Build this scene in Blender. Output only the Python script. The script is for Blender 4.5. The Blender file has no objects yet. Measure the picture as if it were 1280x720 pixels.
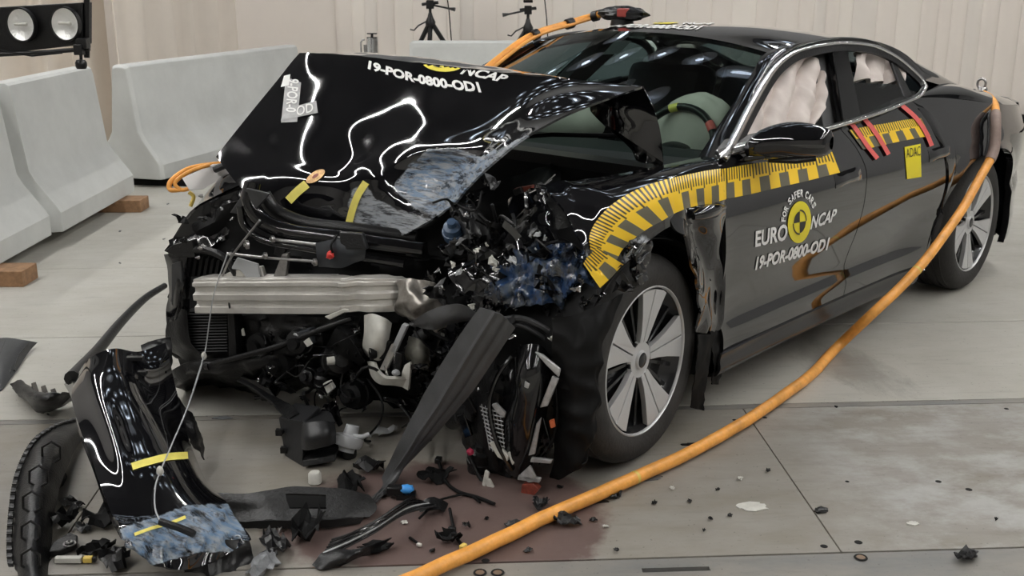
import bpy, bmesh, math, random
from mathutils import Vector, Matrix, noise
from mathutils.bvhtree import BVHTree
import numpy as np
R = math.radians
rnd = random.Random(7)
SC = bpy.context.scene
COL = SC.collection

# ------------------------------------------------------------ camera
FPX, PITCH, CAMH = 1350.0, 0.277, 1.572
cam_d = bpy.data.cameras.new('camera'); cam = bpy.data.objects.new('camera', cam_d); COL.objects.link(cam)
cam.location = (0, 0, CAMH); cam.rotation_euler = (math.pi/2 - PITCH, 0, 0)
cam_d.sensor_width = 36.0; cam_d.lens = FPX/1280*36.0; cam_d.clip_start = 0.05; cam_d.clip_end = 100
cam_d.dof.use_dof = True; cam_d.dof.focus_distance = 4.0; cam_d.dof.aperture_fstop = 9.0
SC.camera = cam

# ------------------------------------------------------------ world, lamps, exposure
W = bpy.data.worlds.new('hall_air'); SC.world = W; W.use_nodes = True
W.node_tree.nodes['Background'].inputs[0].default_value = (0.60, 0.64, 0.70, 1)
W.node_tree.nodes['Background'].inputs[1].default_value = 0.05
SC.view_settings.view_transform = 'Standard'; SC.view_settings.look = 'None'
SC.view_settings.gamma = 1.0; SC.view_settings.use_curve_mapping = False
SC.view_settings.exposure = 0.0
CEIL_Z = 7.5
TUBE_POWER = 127.0        # emission of the ceiling tubes
BAY_POWER = 9.0          # emission of the round high bay lamps
# ------------------------------------------------------------ picture calibration: pixel rays meet real planes
_c, _s = math.cos(PITCH), math.sin(PITCH)
FWD, UP, RT, CAM = Vector((0, _c, -_s)), Vector((0, _s, _c)), Vector((1, 0, 0)), Vector((0, 0, CAMH))
YAW = 3.967
CU, CN, CK = Vector((math.cos(YAW), math.sin(YAW), 0)), Vector((-math.sin(YAW), math.cos(YAW), 0)), Vector((0, 0, 1))
CO = Vector((.449, 3.382, 0)) - CN*0.93          # car origin: ground under the middle of the front axle
def ray(px, py): return RT*((px-640)/FPX) - UP*((py-360)/FPX) + FWD
def to_car(P): d = P-CO; return Vector((d.dot(CU), d.dot(CN), d.z))
def to_world(P): return CO + CU*P[0] + CN*P[1] + CK*P[2]
CC = to_car(CAM)
def cray(px, py): r = ray(px, py); return Vector((r.dot(CU), r.dot(CN), r.z))
def plane_hit(px, py, nrm, d):                    # car-local plane nrm . p = d
    r = cray(px, py); n = Vector(nrm); t = (d - n.dot(CC))/n.dot(r); return CC + r*t
def Xp(px, py, x): return plane_hit(px, py, (1, 0, 0), x)
def Yp(px, py, y): return plane_hit(px, py, (0, 1, 0), y)
def Zp(px, py, z): return plane_hit(px, py, (0, 0, 1), z)
def Tp(px, py, off=0.0): return plane_hit(px, py, (0, 1, .69), .86+.69*.98+off)      # side glass plane
def Cp(px, py, off=0.0): return plane_hit(px, py, (.936, .351, 0), .936*.8-.351*.65+off)   # crushed nose plane
def G(px, py, z=0.0): r = ray(px, py); return CAM + r*((z-CAMH)/r.z)
def D(px, py, d): return CAM + ray(px, py)*d
def WY(px, py, y): r = ray(px, py); return CAM + r*(y/r.y)
def V(*a): return Vector(a)

# ------------------------------------------------------------ materials
MATS = {}
def mat(name, col=(.5, .5, .5), rough=.5, metal=0., coat=0., spec=.5, noise_amt=0., nscale=8., bump=0., bscale=60., emit=None, es=1., col2=None, rough2=None):
    if name in MATS: return MATS[name]
    m = bpy.data.materials.new(name); m.use_nodes = True; nt = m.node_tree; b = nt.nodes['Principled BSDF']
    b.inputs['Base Color'].default_value = (*col, 1); b.inputs['Roughness'].default_value = rough
    b.inputs['Metallic'].default_value = metal; b.inputs['Coat Weight'].default_value = coat
    b.inputs['Coat Roughness'].default_value = .03; b.inputs['Specular IOR Level'].default_value = spec
    if emit: b.inputs['Emission Color'].default_value = (*emit, 1); b.inputs['Emission Strength'].default_value = es
    tc = nt.nodes.new('ShaderNodeTexCoord')
    if noise_amt or col2:
        n = nt.nodes.new('ShaderNodeTexNoise'); n.inputs['Scale'].default_value = nscale; n.inputs['Detail'].default_value = 6
        n.inputs['Roughness'].default_value = .65
        nt.links.new(tc.outputs['Object'], n.inputs['Vector'])
        cr = nt.nodes.new('ShaderNodeValToRGB'); nt.links.new(n.outputs['Fac'], cr.inputs[0])
        c2 = col2 or tuple(max(0, c*(1-noise_amt)) for c in col)
        cr.color_ramp.elements[0].position = .35; cr.color_ramp.elements[1].position = .65
        cr.color_ramp.elements[0].color = (*c2, 1); cr.color_ramp.elements[1].color = (*col, 1)
        nt.links.new(cr.outputs[0], b.inputs['Base Color'])
        if rough2 is not None:
            mr = nt.nodes.new('ShaderNodeMapRange'); mr.inputs[1].default_value = .35; mr.inputs[2].default_value = .65
            mr.inputs[3].default_value = rough2; mr.inputs[4].default_value = rough
            nt.links.new(n.outputs['Fac'], mr.inputs[0]); nt.links.new(mr.outputs[0], b.inputs['Roughness'])
    if bump:
        n2 = nt.nodes.new('ShaderNodeTexNoise'); n2.inputs['Scale'].default_value = bscale; n2.inputs['Detail'].default_value = 3
        nt.links.new(tc.outputs['Object'], n2.inputs['Vector'])
        bp = nt.nodes.new('ShaderNodeBump'); bp.inputs['Strength'].default_value = bump; bp.inputs['Distance'].default_value = .01
        nt.links.new(n2.outputs['Fac'], bp.inputs['Height']); nt.links.new(bp.outputs[0], b.inputs['Normal'])
    MATS[name] = m
    return m
PAINT = mat('black_paint', (.004, .004, .005), .06, coat=1.)
GLOSS = mat('gloss_black_plastic', (.004, .004, .0045), .14, coat=.3)
BLK = mat('matt_black_plastic', (.0065, .0065, .007), .36, spec=.4, bump=.2, bscale=120)
DBLK = mat('dull_black_plastic', (.003, .003, .0032), .6, spec=.2)
GRY = mat('dark_grey_plastic', (.038, .039, .041), .45, noise_amt=.4, nscale=14, bump=.1, bscale=200)
STRIPM = mat('grey_trim_plastic', (.062, .063, .065), .42, noise_amt=.3, nscale=10, bump=.1, bscale=160)
RUB = mat('tyre_rubber', (.034, .032, .030), .75, noise_amt=.4, nscale=9, bump=.2, bscale=90)
SILV = mat('rim_silver', (.58, .58, .58), .35, metal=.4)
RIMB = mat('rim_black', (.008, .008, .009), .25, coat=.4)
ALU = mat('brushed_aluminium', (.66, .64, .60), .42, metal=.45, noise_amt=.25, nscale=7, bump=.1, bscale=40)
STEEL = mat('bare_steel', (.42, .41, .40), .35, metal=.9, noise_amt=.4, nscale=20)
CHROME = mat('satin_chrome', (.72, .72, .72), .2, metal=.9)
WPL = mat('white_plastic', (.62, .61, .56), .45, noise_amt=.2, nscale=20)
LGP = mat('light_grey_plastic', (.40, .41, .42), .45)
ORNG = mat('orange_cable', (.95, .42, .08), .45, noise_amt=.3, nscale=12, bump=.25, bscale=60)
BRWN = mat('grey_brown_sleeve', (.30, .22, .19), .6, noise_amt=.3, nscale=14)
YTAPE = mat('yellow_tape', (.85, .74, .16), .5, noise_amt=.1, nscale=30)
RTAPE = mat('red_tape', (.72, .12, .11), .45)
DECW = mat('white_decal', (.78, .78, .76), .4)
DECY = mat('yellow_decal', (.80, .68, .02), .4)
DECK = mat('black_decal', (.01, .01, .01), .4)
BARR = mat('painted_concrete', (.55, .56, .54), .55, noise_amt=.12, nscale=3, bump=.08, bscale=30)
SCUF = mat('scuff_grey', (.25, .26, .27), .6, noise_amt=.6, nscale=20)
WOOD = mat('raw_timber', (.36, .20, .10), .7, noise_amt=.45, nscale=18, bump=.2, bscale=70)
BAG = mat('airbag_fabric', (.66, .59, .55), .75, noise_amt=.12, nscale=6, bump=.25, bscale=18)
SEAT = mat('dark_upholstery', (.012, .012, .014), .6)
TRIMG = mat('soft_grey_trim', (.06, .06, .062), .7)
REDB = mat('red_brown_lens', (.25, .05, .03), .3, noise_amt=.5, nscale=60)
BLUEC = mat('blue_clip', (.05, .30, .75), .4)
REDC = mat('red_clip', (.7, .05, .04), .4)
YELC = mat('yellow_plastic', (.75, .55, .12), .5)
def glassmat(name, tint, refl_f0=.06, rough=.02):
    m = bpy.data.materials.new(name); m.use_nodes = True; nt = m.node_tree; nt.nodes.clear()
    o = nt.nodes.new('ShaderNodeOutputMaterial'); mx = nt.nodes.new('ShaderNodeMixShader')
    t = nt.nodes.new('ShaderNodeBsdfTransparent'); t.inputs[0].default_value = (*tint, 1)
    g = nt.nodes.new('ShaderNodeBsdfGlossy'); g.inputs['Roughness'].default_value = rough
    fr = nt.nodes.new('ShaderNodeFresnel'); fr.inputs['IOR'].default_value = 1.5 if refl_f0 < .05 else 1.7
    geo = nt.nodes.new('ShaderNodeNewGeometry'); inv = nt.nodes.new('ShaderNodeMath'); inv.operation = 'SUBTRACT'; inv.inputs[0].default_value = 1.0
    nt.links.new(geo.outputs['Backfacing'], inv.inputs[1]); mu = nt.nodes.new('ShaderNodeMath'); mu.operation = 'MULTIPLY'
    nt.links.new(fr.outputs[0], mu.inputs[0]); nt.links.new(inv.outputs[0], mu.inputs[1])
    nt.links.new(mu.outputs[0], mx.inputs[0]); nt.links.new(t.outputs[0], mx.inputs[1]); nt.links.new(g.outputs[0], mx.inputs[2])
    nt.links.new(mx.outputs[0], o.inputs[0]); MATS[name] = m
    return m
WSG = glassmat('windscreen_glass', (.76, .83, .80), .04)
TINT = glassmat('tinted_glass', (.42, .47, .49))

def N(nt, kind, **kw):
    n = nt.nodes.new(kind)
    for k, v in kw.items():
        if k == 'op': n.operation = v
        else: setattr(n, k, v)
    return n
def math_(nt, op, a, b=None):
    n = nt.nodes.new('ShaderNodeMath'); n.operation = op
    for i, v in enumerate((a, b)):
        if v is None: continue
        if isinstance(v, (int, float)): n.inputs[i].default_value = v
        else: nt.links.new(v, n.inputs[i])
    return n.outputs[0]
def mix_(nt, fac, a, b):
    n = nt.nodes.new('ShaderNodeMix'); n.data_type = 'RGBA'
    for i, v in ((0, fac), (6, a), (7, b)):
        if isinstance(v, tuple): n.inputs[i].default_value = (*v, 1)
        elif isinstance(v, (int, float)): n.inputs[i].default_value = v
        else: nt.links.new(v, n.inputs[i])
    return n.outputs[2]

# ------------------------------------------------------------ mesh helpers
class M:
    """collects shapes into one mesh object"""
    def __init__(s): s.v = []; s.f = []; s.uv = {}
    def add(s, vs, fs):
        o = len(s.v); s.v += [Vector(v) for v in vs]; s.f += [tuple(i+o for i in f) for f in fs]; return s
    def box(s, c, d, rot=None, taper=1.0):
        c = Vector(c); hx, hy, hz = d[0]/2, d[1]/2, d[2]/2
        vs = []
        for z in (-1, 1):
            k = taper if z > 0 else 1
            for x, y in ((-1, -1), (1, -1), (1, 1), (-1, 1)):
                p = Vector((x*hx*k, y*hy*k, z*hz)); vs.append(c + (rot @ p if rot else p))
        return s.add(vs, [(3, 2, 1, 0), (4, 5, 6, 7), (0, 1, 5, 4), (1, 2, 6, 5), (2, 3, 7, 6), (3, 0, 4, 7)])
    def quadprism(s, pts, off):                    # polygon extruded along off
        n = len(pts); pts = [Vector(p) for p in pts]; off = Vector(off)
        vs = pts + [p+off for p in pts]
        return s.add(vs, [tuple(range(n))[::-1], tuple(range(n, 2*n))] + [(i, (i+1) % n, n+(i+1) % n, n+i) for i in range(n)])
    def tube(s, path, r, seg=8, rad=None, cap=True):
        path = [Vector(p) for p in path]; n = len(path); vs = []; fs = []
        up = None
        for i, p in enumerate(path):
            t = (path[min(i+1, n-1)] - path[max(i-1, 0)]).normalized()
            if up is None: up = Vector((0, 0, 1)) if abs(t.z) < .9 else Vector((1, 0, 0))
            a = t.cross(up)
            if a.length < 1e-5: a = t.orthogonal()
            a.normalize(); b = a.cross(t).normalized(); up = b
            rr = rad[i] if rad else r
            for k in range(seg):
                q = 2*math.pi*k/seg; vs.append(p + a*(math.cos(q)*rr) + b*(math.sin(q)*rr))
        for i in range(n-1):
            for k in range(seg):
                fs.append((i*seg+k, i*seg+(k+1) % seg, (i+1)*seg+(k+1) % seg, (i+1)*seg+k))
        if cap: fs += [tuple(range(seg))[::-1], tuple((n-1)*seg+k for k in range(seg))]
        return s.add(vs, fs)
    def lathe(s, prof, seg=48, axis='y', c=(0, 0, 0), mtx=None, close=False):
        vs = []; fs = []; n = len(prof); c = Vector(c)
        for k in range(seg):
            q = 2*math.pi*k/seg
            for (r, h) in prof:
                p = Vector((r*math.cos(q), h, r*math.sin(q))) if axis == 'y' else Vector((r*math.cos(q), r*math.sin(q), h))
                vs.append(c + (mtx @ p if mtx else p))
        for k in range(seg):
            a, b = k*n, ((k+1) % seg)*n
            for i in range(n if close else n-1):
                j = (i+1) % n
                fs.append((a+i, a+j, b+j, b+i))
        return s.add(vs, fs)
    def blob(s, c, r, sc=(1, 1, 1), amp=.2, fr=2., seed=0, u=14, w=10, rot=None):
        vs = []; fs = []; c = Vector(c)
        for i in range(w+1):
            th = math.pi*i/w
            for k in range(u):
                ph = 2*math.pi*k/u
                d = Vector((math.sin(th)*math.cos(ph), math.sin(th)*math.sin(ph), math.cos(th)))
                q = r*(1+amp*noise.noise(d*fr+Vector((seed*3.1, seed*1.7, seed))))
                p = Vector((d.x*sc[0]*q, d.y*sc[1]*q, d.z*sc[2]*q)); vs.append(c + (rot @ p if rot else p))
        for i in range(w):
            for k in range(u): fs.append((i*u+k, (i+1)*u+k, (i+1)*u+(k+1) % u, i*u+(k+1) % u))
        return s.add(vs, fs)
    def build(s, name, m, parent=None, smooth=True, ang=40, bevel=0, solid=0, soff=-1, sub=0, loc=None):
        me = bpy.data.meshes.new(name); me.from_pydata([tuple(v) for v in s.v], [], s.f)
        bm = bmesh.new(); bm.from_mesh(me); bmesh.ops.remove_doubles(bm, verts=bm.verts, dist=1e-5)
        if not getattr(s, 'keep', False): bmesh.ops.recalc_face_normals(bm, faces=bm.faces)
        bm.to_mesh(me); bm.free()
        return link(name, me, m, parent, smooth, ang, bevel, solid, soff, sub, loc)
def link(name, me, m, parent=None, smooth=True, ang=40, bevel=0, solid=0, soff=-1, sub=0, loc=None):
    o = bpy.data.objects.new(name, me); COL.objects.link(o); o.parent = parent
    me.materials.append(m)
    if loc is not None: o.location = loc
    if smooth:
        me.polygons.foreach_set('use_smooth', [True]*len(me.polygons))
        if ang < 179: me.set_sharp_from_angle(angle=R(ang))
    if solid:
        md = o.modifiers.new('thickness', 'SOLIDIFY'); md.thickness = solid; md.offset = soff; md.use_even_offset = False
        if smooth and name != 'window_trim': es_ = o.modifiers.new('crisp_rim', 'EDGE_SPLIT'); es_.split_angle = R(55); es_.use_edge_sharp = False
    if bevel:
        md = o.modifiers.new('bevel', 'BEVEL'); md.width = bevel; md.segments = 2; md.limit_method = 'ANGLE'; md.angle_limit = R(35)
    if sub:
        md = o.modifiers.new('sub', 'SUBSURF'); md.levels = sub; md.render_levels = sub
    return o
def cr(p0, p1, p2, p3, t):
    return .5*((2*p1) + (p2-p0)*t + (2*p0-5*p1+4*p2-p3)*t*t + (3*p1-p0-3*p2+p3)*t**3)
def spline(pts, n, closed=False):
    pts = [Vector(p) for p in pts]; k = len(pts); out = []
    segs = k if closed else k-1
    for i in range(n if closed else n):
        t = i/(n if closed else n-1)*segs; a = min(int(t), segs-1); f = t-a
        if closed: q = [pts[(a+j) % k] for j in (-1, 0, 1, 2)]
        else:
            q = [pts[max(a-1, 0)], pts[a], pts[min(a+1, k-1)], pts[min(a+2, k-1)]]
            if a == 0: q[0] = 2*pts[0]-pts[1]
            if a+2 > k-1: q[3] = 2*pts[k-1]-pts[k-2]
        out.append(cr(*q, f))
    return out
def gridpts(rows, nu, nv, lin=False):
    """rows: list of control rows; smooth surface of nv x nu points"""
    rr = [spline(r, nu) for r in rows]
    cols = [spline([r[i] for r in rr], nv) for i in range(nu)]
    return [[cols[i][j] for i in range(nu)] for j in range(nv)]
def sheet(name, pts, m, parent, disp=None, toward=None, solid=.004, ang=180, uv=None, hole=None, smooth=True):
    """surface through a grid of points, with thickness; faces turned to `toward` (car camera by default)"""
    nv, nu = len(pts), len(pts[0])
    P = [[Vector(p) for p in r] for r in pts]
    if disp:
        Q = [[None]*nu for _ in range(nv)]
        for j in range(nv):
            for i in range(nu):
                du = P[j][min(i+1, nu-1)] - P[j][max(i-1, 0)]; dv = P[min(j+1, nv-1)][i] - P[max(j-1, 0)][i]
                n = du.cross(dv)
                if n.length > 1e-9: n.normalize()
                if n.dot((toward or CC) - P[j][i]) < 0: n = -n
                Q[j][i] = P[j][i] + n*disp(P[j][i], i/(nu-1), j/(nv-1))
        P = Q
    vs = [p for r in P for p in r]
    fs = [(j*nu+i, j*nu+i+1, (j+1)*nu+i+1, (j+1)*nu+i) for j in range(nv-1) for i in range(nu-1)
          if not (hole and hole((i+.5)/(nu-1), (j+.5)/(nv-1)))]
    c = P[nv//2][nu//2]; tw = (toward or CC)
    score = 0
    for f in fs[::max(1, len(fs)//60)]:
        n = (vs[f[1]]-vs[f[0]]).cross(vs[f[2]]-vs[f[0]]); score += n.dot(tw-vs[f[0]])
    if score < 0: fs = [f[::-1] for f in fs]
    me = bpy.data.meshes.new(name); me.from_pydata([tuple(v) for v in vs], [], fs)
    l = me.uv_layers.new(name='uv')
    for poly in me.polygons:
        for li in poly.loop_indices:
            vi = me.loops[li].vertex_index; l.data[li].uv = ((vi % nu)/(nu-1), (vi//nu)/(nv-1))
    if hole:
        bm = bmesh.new(); bm.from_mesh(me); bmesh.ops.delete(bm, geom=[v for v in bm.verts if not v.link_faces], context='VERTS'); bm.to_mesh(me); bm.free()
    return link(name, me, m, parent, smooth, ang, 0, solid, -1)
def patch(name, rows, nu, nv, m, parent, **k): return sheet(name, gridpts(rows, nu, nv), m, parent, **k)
def crinkle(amp, fr, seed=0.):
    def d(p, u, v):
        q = p*fr + Vector((seed, seed*.7, -seed))
        return amp*(1-2.2*abs(noise.noise(q))) + amp*.5*noise.noise(q*2.7)
    return d

def empty(name, loc=(0, 0, 0), rz=0, label=None, cat=None, group=None, parent=None):
    o = bpy.data.objects.new(name, None); COL.objects.link(o); o.location = loc; o.rotation_euler = (0, 0, rz); o.parent = parent
    o.empty_display_size = .1
    return tag(o, label, cat, group)
def tag(o, label=None, cat=None, group=None, kind=None):
    if label: o['label'] = label
    if cat: o['category'] = cat
    if group: o['group'] = group
    if kind: o['kind'] = kind
    return o
def dup(o, parent=None):
    c = o.copy(); COL.objects.link(c); c.parent = parent
    for ch in [x for x in bpy.data.objects if x.parent == o]: dup(ch, c)
    return c

def to_px(P):
    d = Vector(P)-CAM; z = d.dot(FWD); return 640+FPX*d.dot(RT)/z, 360-FPX*d.dot(UP)/z
def wear_attr(o, polys, world, soft=7.):
    """stores where a part is rubbed through: polys = (outline, blueness); world maps a vertex to the hall"""
    ca = o.data.color_attributes.new('worn', 'FLOAT_COLOR', 'POINT')
    for i, v in enumerate(o.data.vertices):
        x, y = to_px(world(v.co)); best = 0.; bl = 0.
        for poly, b in polys:
            ins = False; dmin = 1e9; n = len(poly)
            for k in range(n):
                (x0, y0), (x1, y1) = poly[k], poly[(k+1) % n]
                if (y0 > y) != (y1 > y) and x < (x1-x0)*(y-y0)/(y1-y0)+x0: ins = not ins
                t = max(0, min(1, ((x-x0)*(x1-x0)+(y-y0)*(y1-y0))/((x1-x0)**2+(y1-y0)**2+1e-9)))
                dmin = min(dmin, math.hypot(x-x0-t*(x1-x0), y-y0-t*(y1-y0)))
            w = max(0, min(1, .5+(dmin if ins else -dmin)/(2*soft)))
            if w > best: best = w
            bl = max(bl, w*b)
        ca.data[i].color = (best, bl, 0, 1)
# decals: flat print laid on the real surface it sits on
def bvh_of(objs):
    vs, fs = [], []
    for o in objs:
        k = len(vs); vs += [v.co.copy() for v in o.data.vertices]; fs += [tuple(i+k for i in p.vertices) for p in o.data.polygons]
    return BVHTree.FromPolygons(vs, fs)
def onto(bvh, px, py, off=.003, fallback=None):
    r = cray(px, py).normalized(); h = bvh.ray_cast(CC, r)
    if h[0] is None: return fallback(px, py) if fallback else None
    n = h[1]
    if n.dot(r) > 0: n = -n
    return h[0] + n*off
def text_mesh(body, shear=0., bold=.0):
    cu = bpy.data.curves.new('lettering', 'FONT'); cu.body = body; cu.shear = shear; cu.offset = bold; cu.resolution_u = 3
    cu.align_x = 'LEFT'
    o = bpy.data.objects.new('lettering', cu); COL.objects.link(o)
    dg = bpy.context.evaluated_depsgraph_get(); dg.update()
    me = bpy.data.meshes.new_from_object(o.evaluated_get(dg)); bpy.data.objects.remove(o); bpy.data.curves.remove(cu)
    return me
def decal_mesh(me, fn, bvh, off=.003, cuts=0):
    """fn(u,v) -> pixel, u,v in 0..1 of the mesh bounds; the mesh is laid on the surface"""
    bm = bmesh.new(); bm.from_mesh(me)
    bmesh.ops.triangulate(bm, faces=bm.faces)
    if cuts: bmesh.ops.subdivide_edges(bm, edges=[e for e in bm.edges], cuts=cuts, use_grid_fill=True)
    xs = [v.co.x for v in bm.verts]; ys = [v.co.y for v in bm.verts]
    x0, x1, y0, y1 = min(xs), max(xs), min(ys), max(ys); bad = []
    for v in bm.verts:
        p = onto(bvh, *fn((v.co.x-x0)/(x1-x0+1e-9), (v.co.y-y0)/(y1-y0+1e-9)), off)
        if p is None: bad.append(v)
        else: v.co = p
    bmesh.ops.delete(bm, geom=bad, context='VERTS')
    for f in bm.faces:
        if f.normal.dot(CC-f.calc_center_median()) < 0: f.normal_flip()
    bm.to_mesh(me); bm.free()
    return me
def quad(bl, br, tl, tr):
    def f(u, v):
        x = (bl[0]*(1-u)+br[0]*u)*(1-v) + (tl[0]*(1-u)+tr[0]*u)*v
        y = (bl[1]*(1-u)+br[1]*u)*(1-v) + (tl[1]*(1-u)+tr[1]*u)*v
        return x, y
    return f
def decal_text(name, body, q, bvh, m, parent, shear=0., bold=.0, cuts=1, off=.003):
    return link(name, decal_mesh(text_mesh(body, shear, bold), q, bvh, off, cuts), m, parent, smooth=False)
def grid_mesh(nu, nv):
    me = bpy.data.meshes.new('print')
    me.from_pydata([(i/nu, j/nv, 0) for j in range(nv+1) for i in range(nu+1)], [], [(j*(nu+1)+i, j*(nu+1)+i+1, (j+1)*(nu+1)+i+1, (j+1)*(nu+1)+i) for j in range(nv) for i in range(nu)])
    return me
def decal_quad(name, q, bvh, m, parent, nu=6, nv=6, off=.003):
    return link(name, decal_mesh(grid_mesh(nu, nv), q, bvh, off), m, parent, smooth=True)
def strip_px(pts, w, n=16):
    """a pixel strip through pts, w pixels wide -> fn for a decal"""
    sp = spline([(p[0], p[1], 0) for p in pts], 60)
    def f(u, v):
        t = u*59; a = min(int(t), 58); k = t-a; p = sp[a]*(1-k)+sp[a+1]*k; d = (sp[a+1]-sp[a]).normalized()
        ww = w if not callable(w) else w(u)
        return p.x - d.y*(v-.5)*ww, p.y + d.x*(v-.5)*ww
    return f
# ============================================================ the hall
FYAW = 0.056                                     # the floor joints run slightly turned to the lens
FR = Matrix.Rotation(FYAW, 4, 'Z')
def FL(x, y, z=0): return FR @ Vector((x, y, z))
def floor_local(P): return FR.inverted() @ Vector(P)
# floor coordinates of the joints (floor frame)
J1 = floor_local(G(1000, 405.5)).y; J2 = floor_local(G(1000, 508)).y; J3 = floor_local(G(1055, 690)).y
JX = floor_local(G(935, 520)).x
def floor_material(name, base, alt, stain=False):
    m = bpy.data.materials.new(name); m.use_nodes = True; nt = m.node_tree; b = nt.nodes['Principled BSDF']
    tc = N(nt, 'ShaderNodeTexCoord')
    def noise_(sc, det=8, rough=.65, stretch=(1, 1, 1)):
        mp = N(nt, 'ShaderNodeMapping'); mp.inputs['Scale'].default_value = stretch
        nt.links.new(tc.outputs['Object'], mp.inputs['Vector'])
        n = N(nt, 'ShaderNodeTexNoise'); n.inputs['Scale'].default_value = sc; n.inputs['Detail'].default_value = det; n.inputs['Roughness'].default_value = rough
        nt.links.new(mp.outputs[0], n.inputs['Vector']); return n.outputs['Fac']
    def ramp(f, a, c):
        r = N(nt, 'ShaderNodeMapRange'); r.inputs[1].default_value = a; r.inputs[2].default_value = c
        nt.links.new(f, r.inputs[0]); return r.outputs[0]
    c = mix_(nt, ramp(noise_(1.6, stretch=(1, 2.2, 1)), .38, .68), base, alt)
    c = mix_(nt, math_(nt, 'MULTIPLY', ramp(noise_(9, stretch=(.5, 3, 1)), .52, .75), .35), c, tuple(x*.55 for x in base))
    c = mix_(nt, math_(nt, 'MULTIPLY', ramp(noise_(70, 2), .66, .72), .5), c, (.05, .045, .04))
    if stain:
        # pale scoured patches on the right hand plates
        geo0 = N(nt, 'ShaderNodeNewGeometry'); s0 = N(nt, 'ShaderNodeSeparateXYZ'); nt.links.new(geo0.outputs['Position'], s0.inputs[0])
        w = ramp(math_(nt, 'SUBTRACT', s0.outputs[0], math_(nt, 'MULTIPLY', math_(nt, 'SUBTRACT', 3.9, s0.outputs[1]), .0)), .85, 1.25)
        pm = math_(nt, 'MULTIPLY', w, ramp(noise_(2.4, 9, .7, (1.4, 2.0, 1)), .44, .62))
        c = mix_(nt, math_(nt, 'MULTIPLY', pm, .8), c, (.40, .40, .385))
        c = mix_(nt, math_(nt, 'MULTIPLY', w, ramp(noise_(3.1, 5), .66, .72)), c, (.16, .125, .10))
        geo = N(nt, 'ShaderNodeNewGeometry'); sep = N(nt, 'ShaderNodeSeparateXYZ'); nt.links.new(geo.outputs['Position'], sep.inputs[0])
        # reddish brown worn plate under the nose, in floor coordinates
        nz = noise_(5)
        d = math_(nt, 'ADD', math_(nt, 'POWER', math_(nt, 'DIVIDE', math_(nt, 'ADD', sep.outputs[0], .20), .52), 2.0),
                  math_(nt, 'POWER', math_(nt, 'DIVIDE', math_(nt, 'ADD', sep.outputs[1], -2.98), .38), 2.0))
        d = math_(nt, 'ADD', d, math_(nt, 'MULTIPLY', math_(nt, 'ADD', nz, -.5), 1.4))
        mk = ramp(d, 1.1, .85)
        c = mix_(nt, math_(nt, 'MULTIPLY', mk, .85), c, (.105, .062, .056))
    if name == 'poured_concrete':            # a brushed dirt mark on the concrete strip, right of the hose
        g1 = N(nt, 'ShaderNodeNewGeometry'); s1 = N(nt, 'ShaderNodeSeparateXYZ'); nt.links.new(g1.outputs['Position'], s1.inputs[0])
        q = math_(nt, 'ADD', math_(nt, 'POWER', math_(nt, 'DIVIDE', math_(nt, 'ADD', math_(nt, 'ADD', s1.outputs[0], -1.40), math_(nt, 'MULTIPLY', math_(nt, 'ADD', s1.outputs[1], -4.4), .25)), .20), 2.0), math_(nt, 'POWER', math_(nt, 'DIVIDE', math_(nt, 'ADD', s1.outputs[1], -4.35), .42), 2.0))
        q = math_(nt, 'ADD', q, math_(nt, 'MULTIPLY', math_(nt, 'ADD', noise_(16, 8, .75, (1, .4, 1)), -.5), 2.2))
        c = mix_(nt, math_(nt, 'MULTIPLY', ramp(q, 1.0, .2), .45), c, (.12, .105, .085))
    nt.links.new(c, b.inputs['Base Color'])
    rg = ramp(noise_(4), .3, .7); r2 = N(nt, 'ShaderNodeMapRange'); r2.inputs[3].default_value = .34; r2.inputs[4].default_value = .6
    nt.links.new(rg, r2.inputs[0]); nt.links.new(r2.outputs[0], b.inputs['Roughness'])
    bp = N(nt, 'ShaderNodeBump'); bp.inputs['Strength'].default_value = .12; bp.inputs['Distance'].default_value = .004
    nt.links.new(noise_(45), bp.inputs['Height']); nt.links.new(bp.outputs[0], b.inputs['Normal'])
    return m
FLOOR_C = floor_material('poured_concrete', (.40, .385, .34), (.45, .44, .40))
FLOOR_P = floor_material('worn_steel_plate', (.225, .205, .172), (.29, .275, .25), True)
FLOOR_R = floor_material('scraped_steel_rail', (.17, .17, .165), (.27, .245, .21))
JOINT = mat('joint_dirt', (.05, .047, .042), .9)
floor = tag(M().box((1, 5, -.12), (34, 34, .2)).build('floor', JOINT), kind='structure')
floor.rotation_euler = (0, 0, FYAW)
def slab(x0, x1, y0, y1, m, name='slab', t=.02, gap=.005):
    return M().box(((x0+x1)/2, (y0+y1)/2, -t/2), (x1-x0-gap, y1-y0-gap, t)).build(name, m, floor, smooth=False, bevel=.0015)
slab(-15, 17, J1+1.25, 20, FLOOR_C)
slab(-15, 17, J1, J1+1.25, FLOOR_C, gap=.002)
slab(-15, 17, J2+.03, J1, FLOOR_C, gap=.012)
# worn edge between concrete and plates
slab(-15, 17, J2-.01, J2+.03, FLOOR_R, 'edge_strip', gap=.004)
# three steel plates, one behind the other in the row
for x0, x1 in ((-12, -3.4), (-3.4, -1.15), (-1.15, JX), (JX, JX+1.72), (JX+1.72, 14)):
    slab(x0, x1, J3, J2-.01, FLOOR_P, 'floor_plate', gap=.004)
slab(-12, 14, -12, J3-.34, FLOOR_C)
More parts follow.
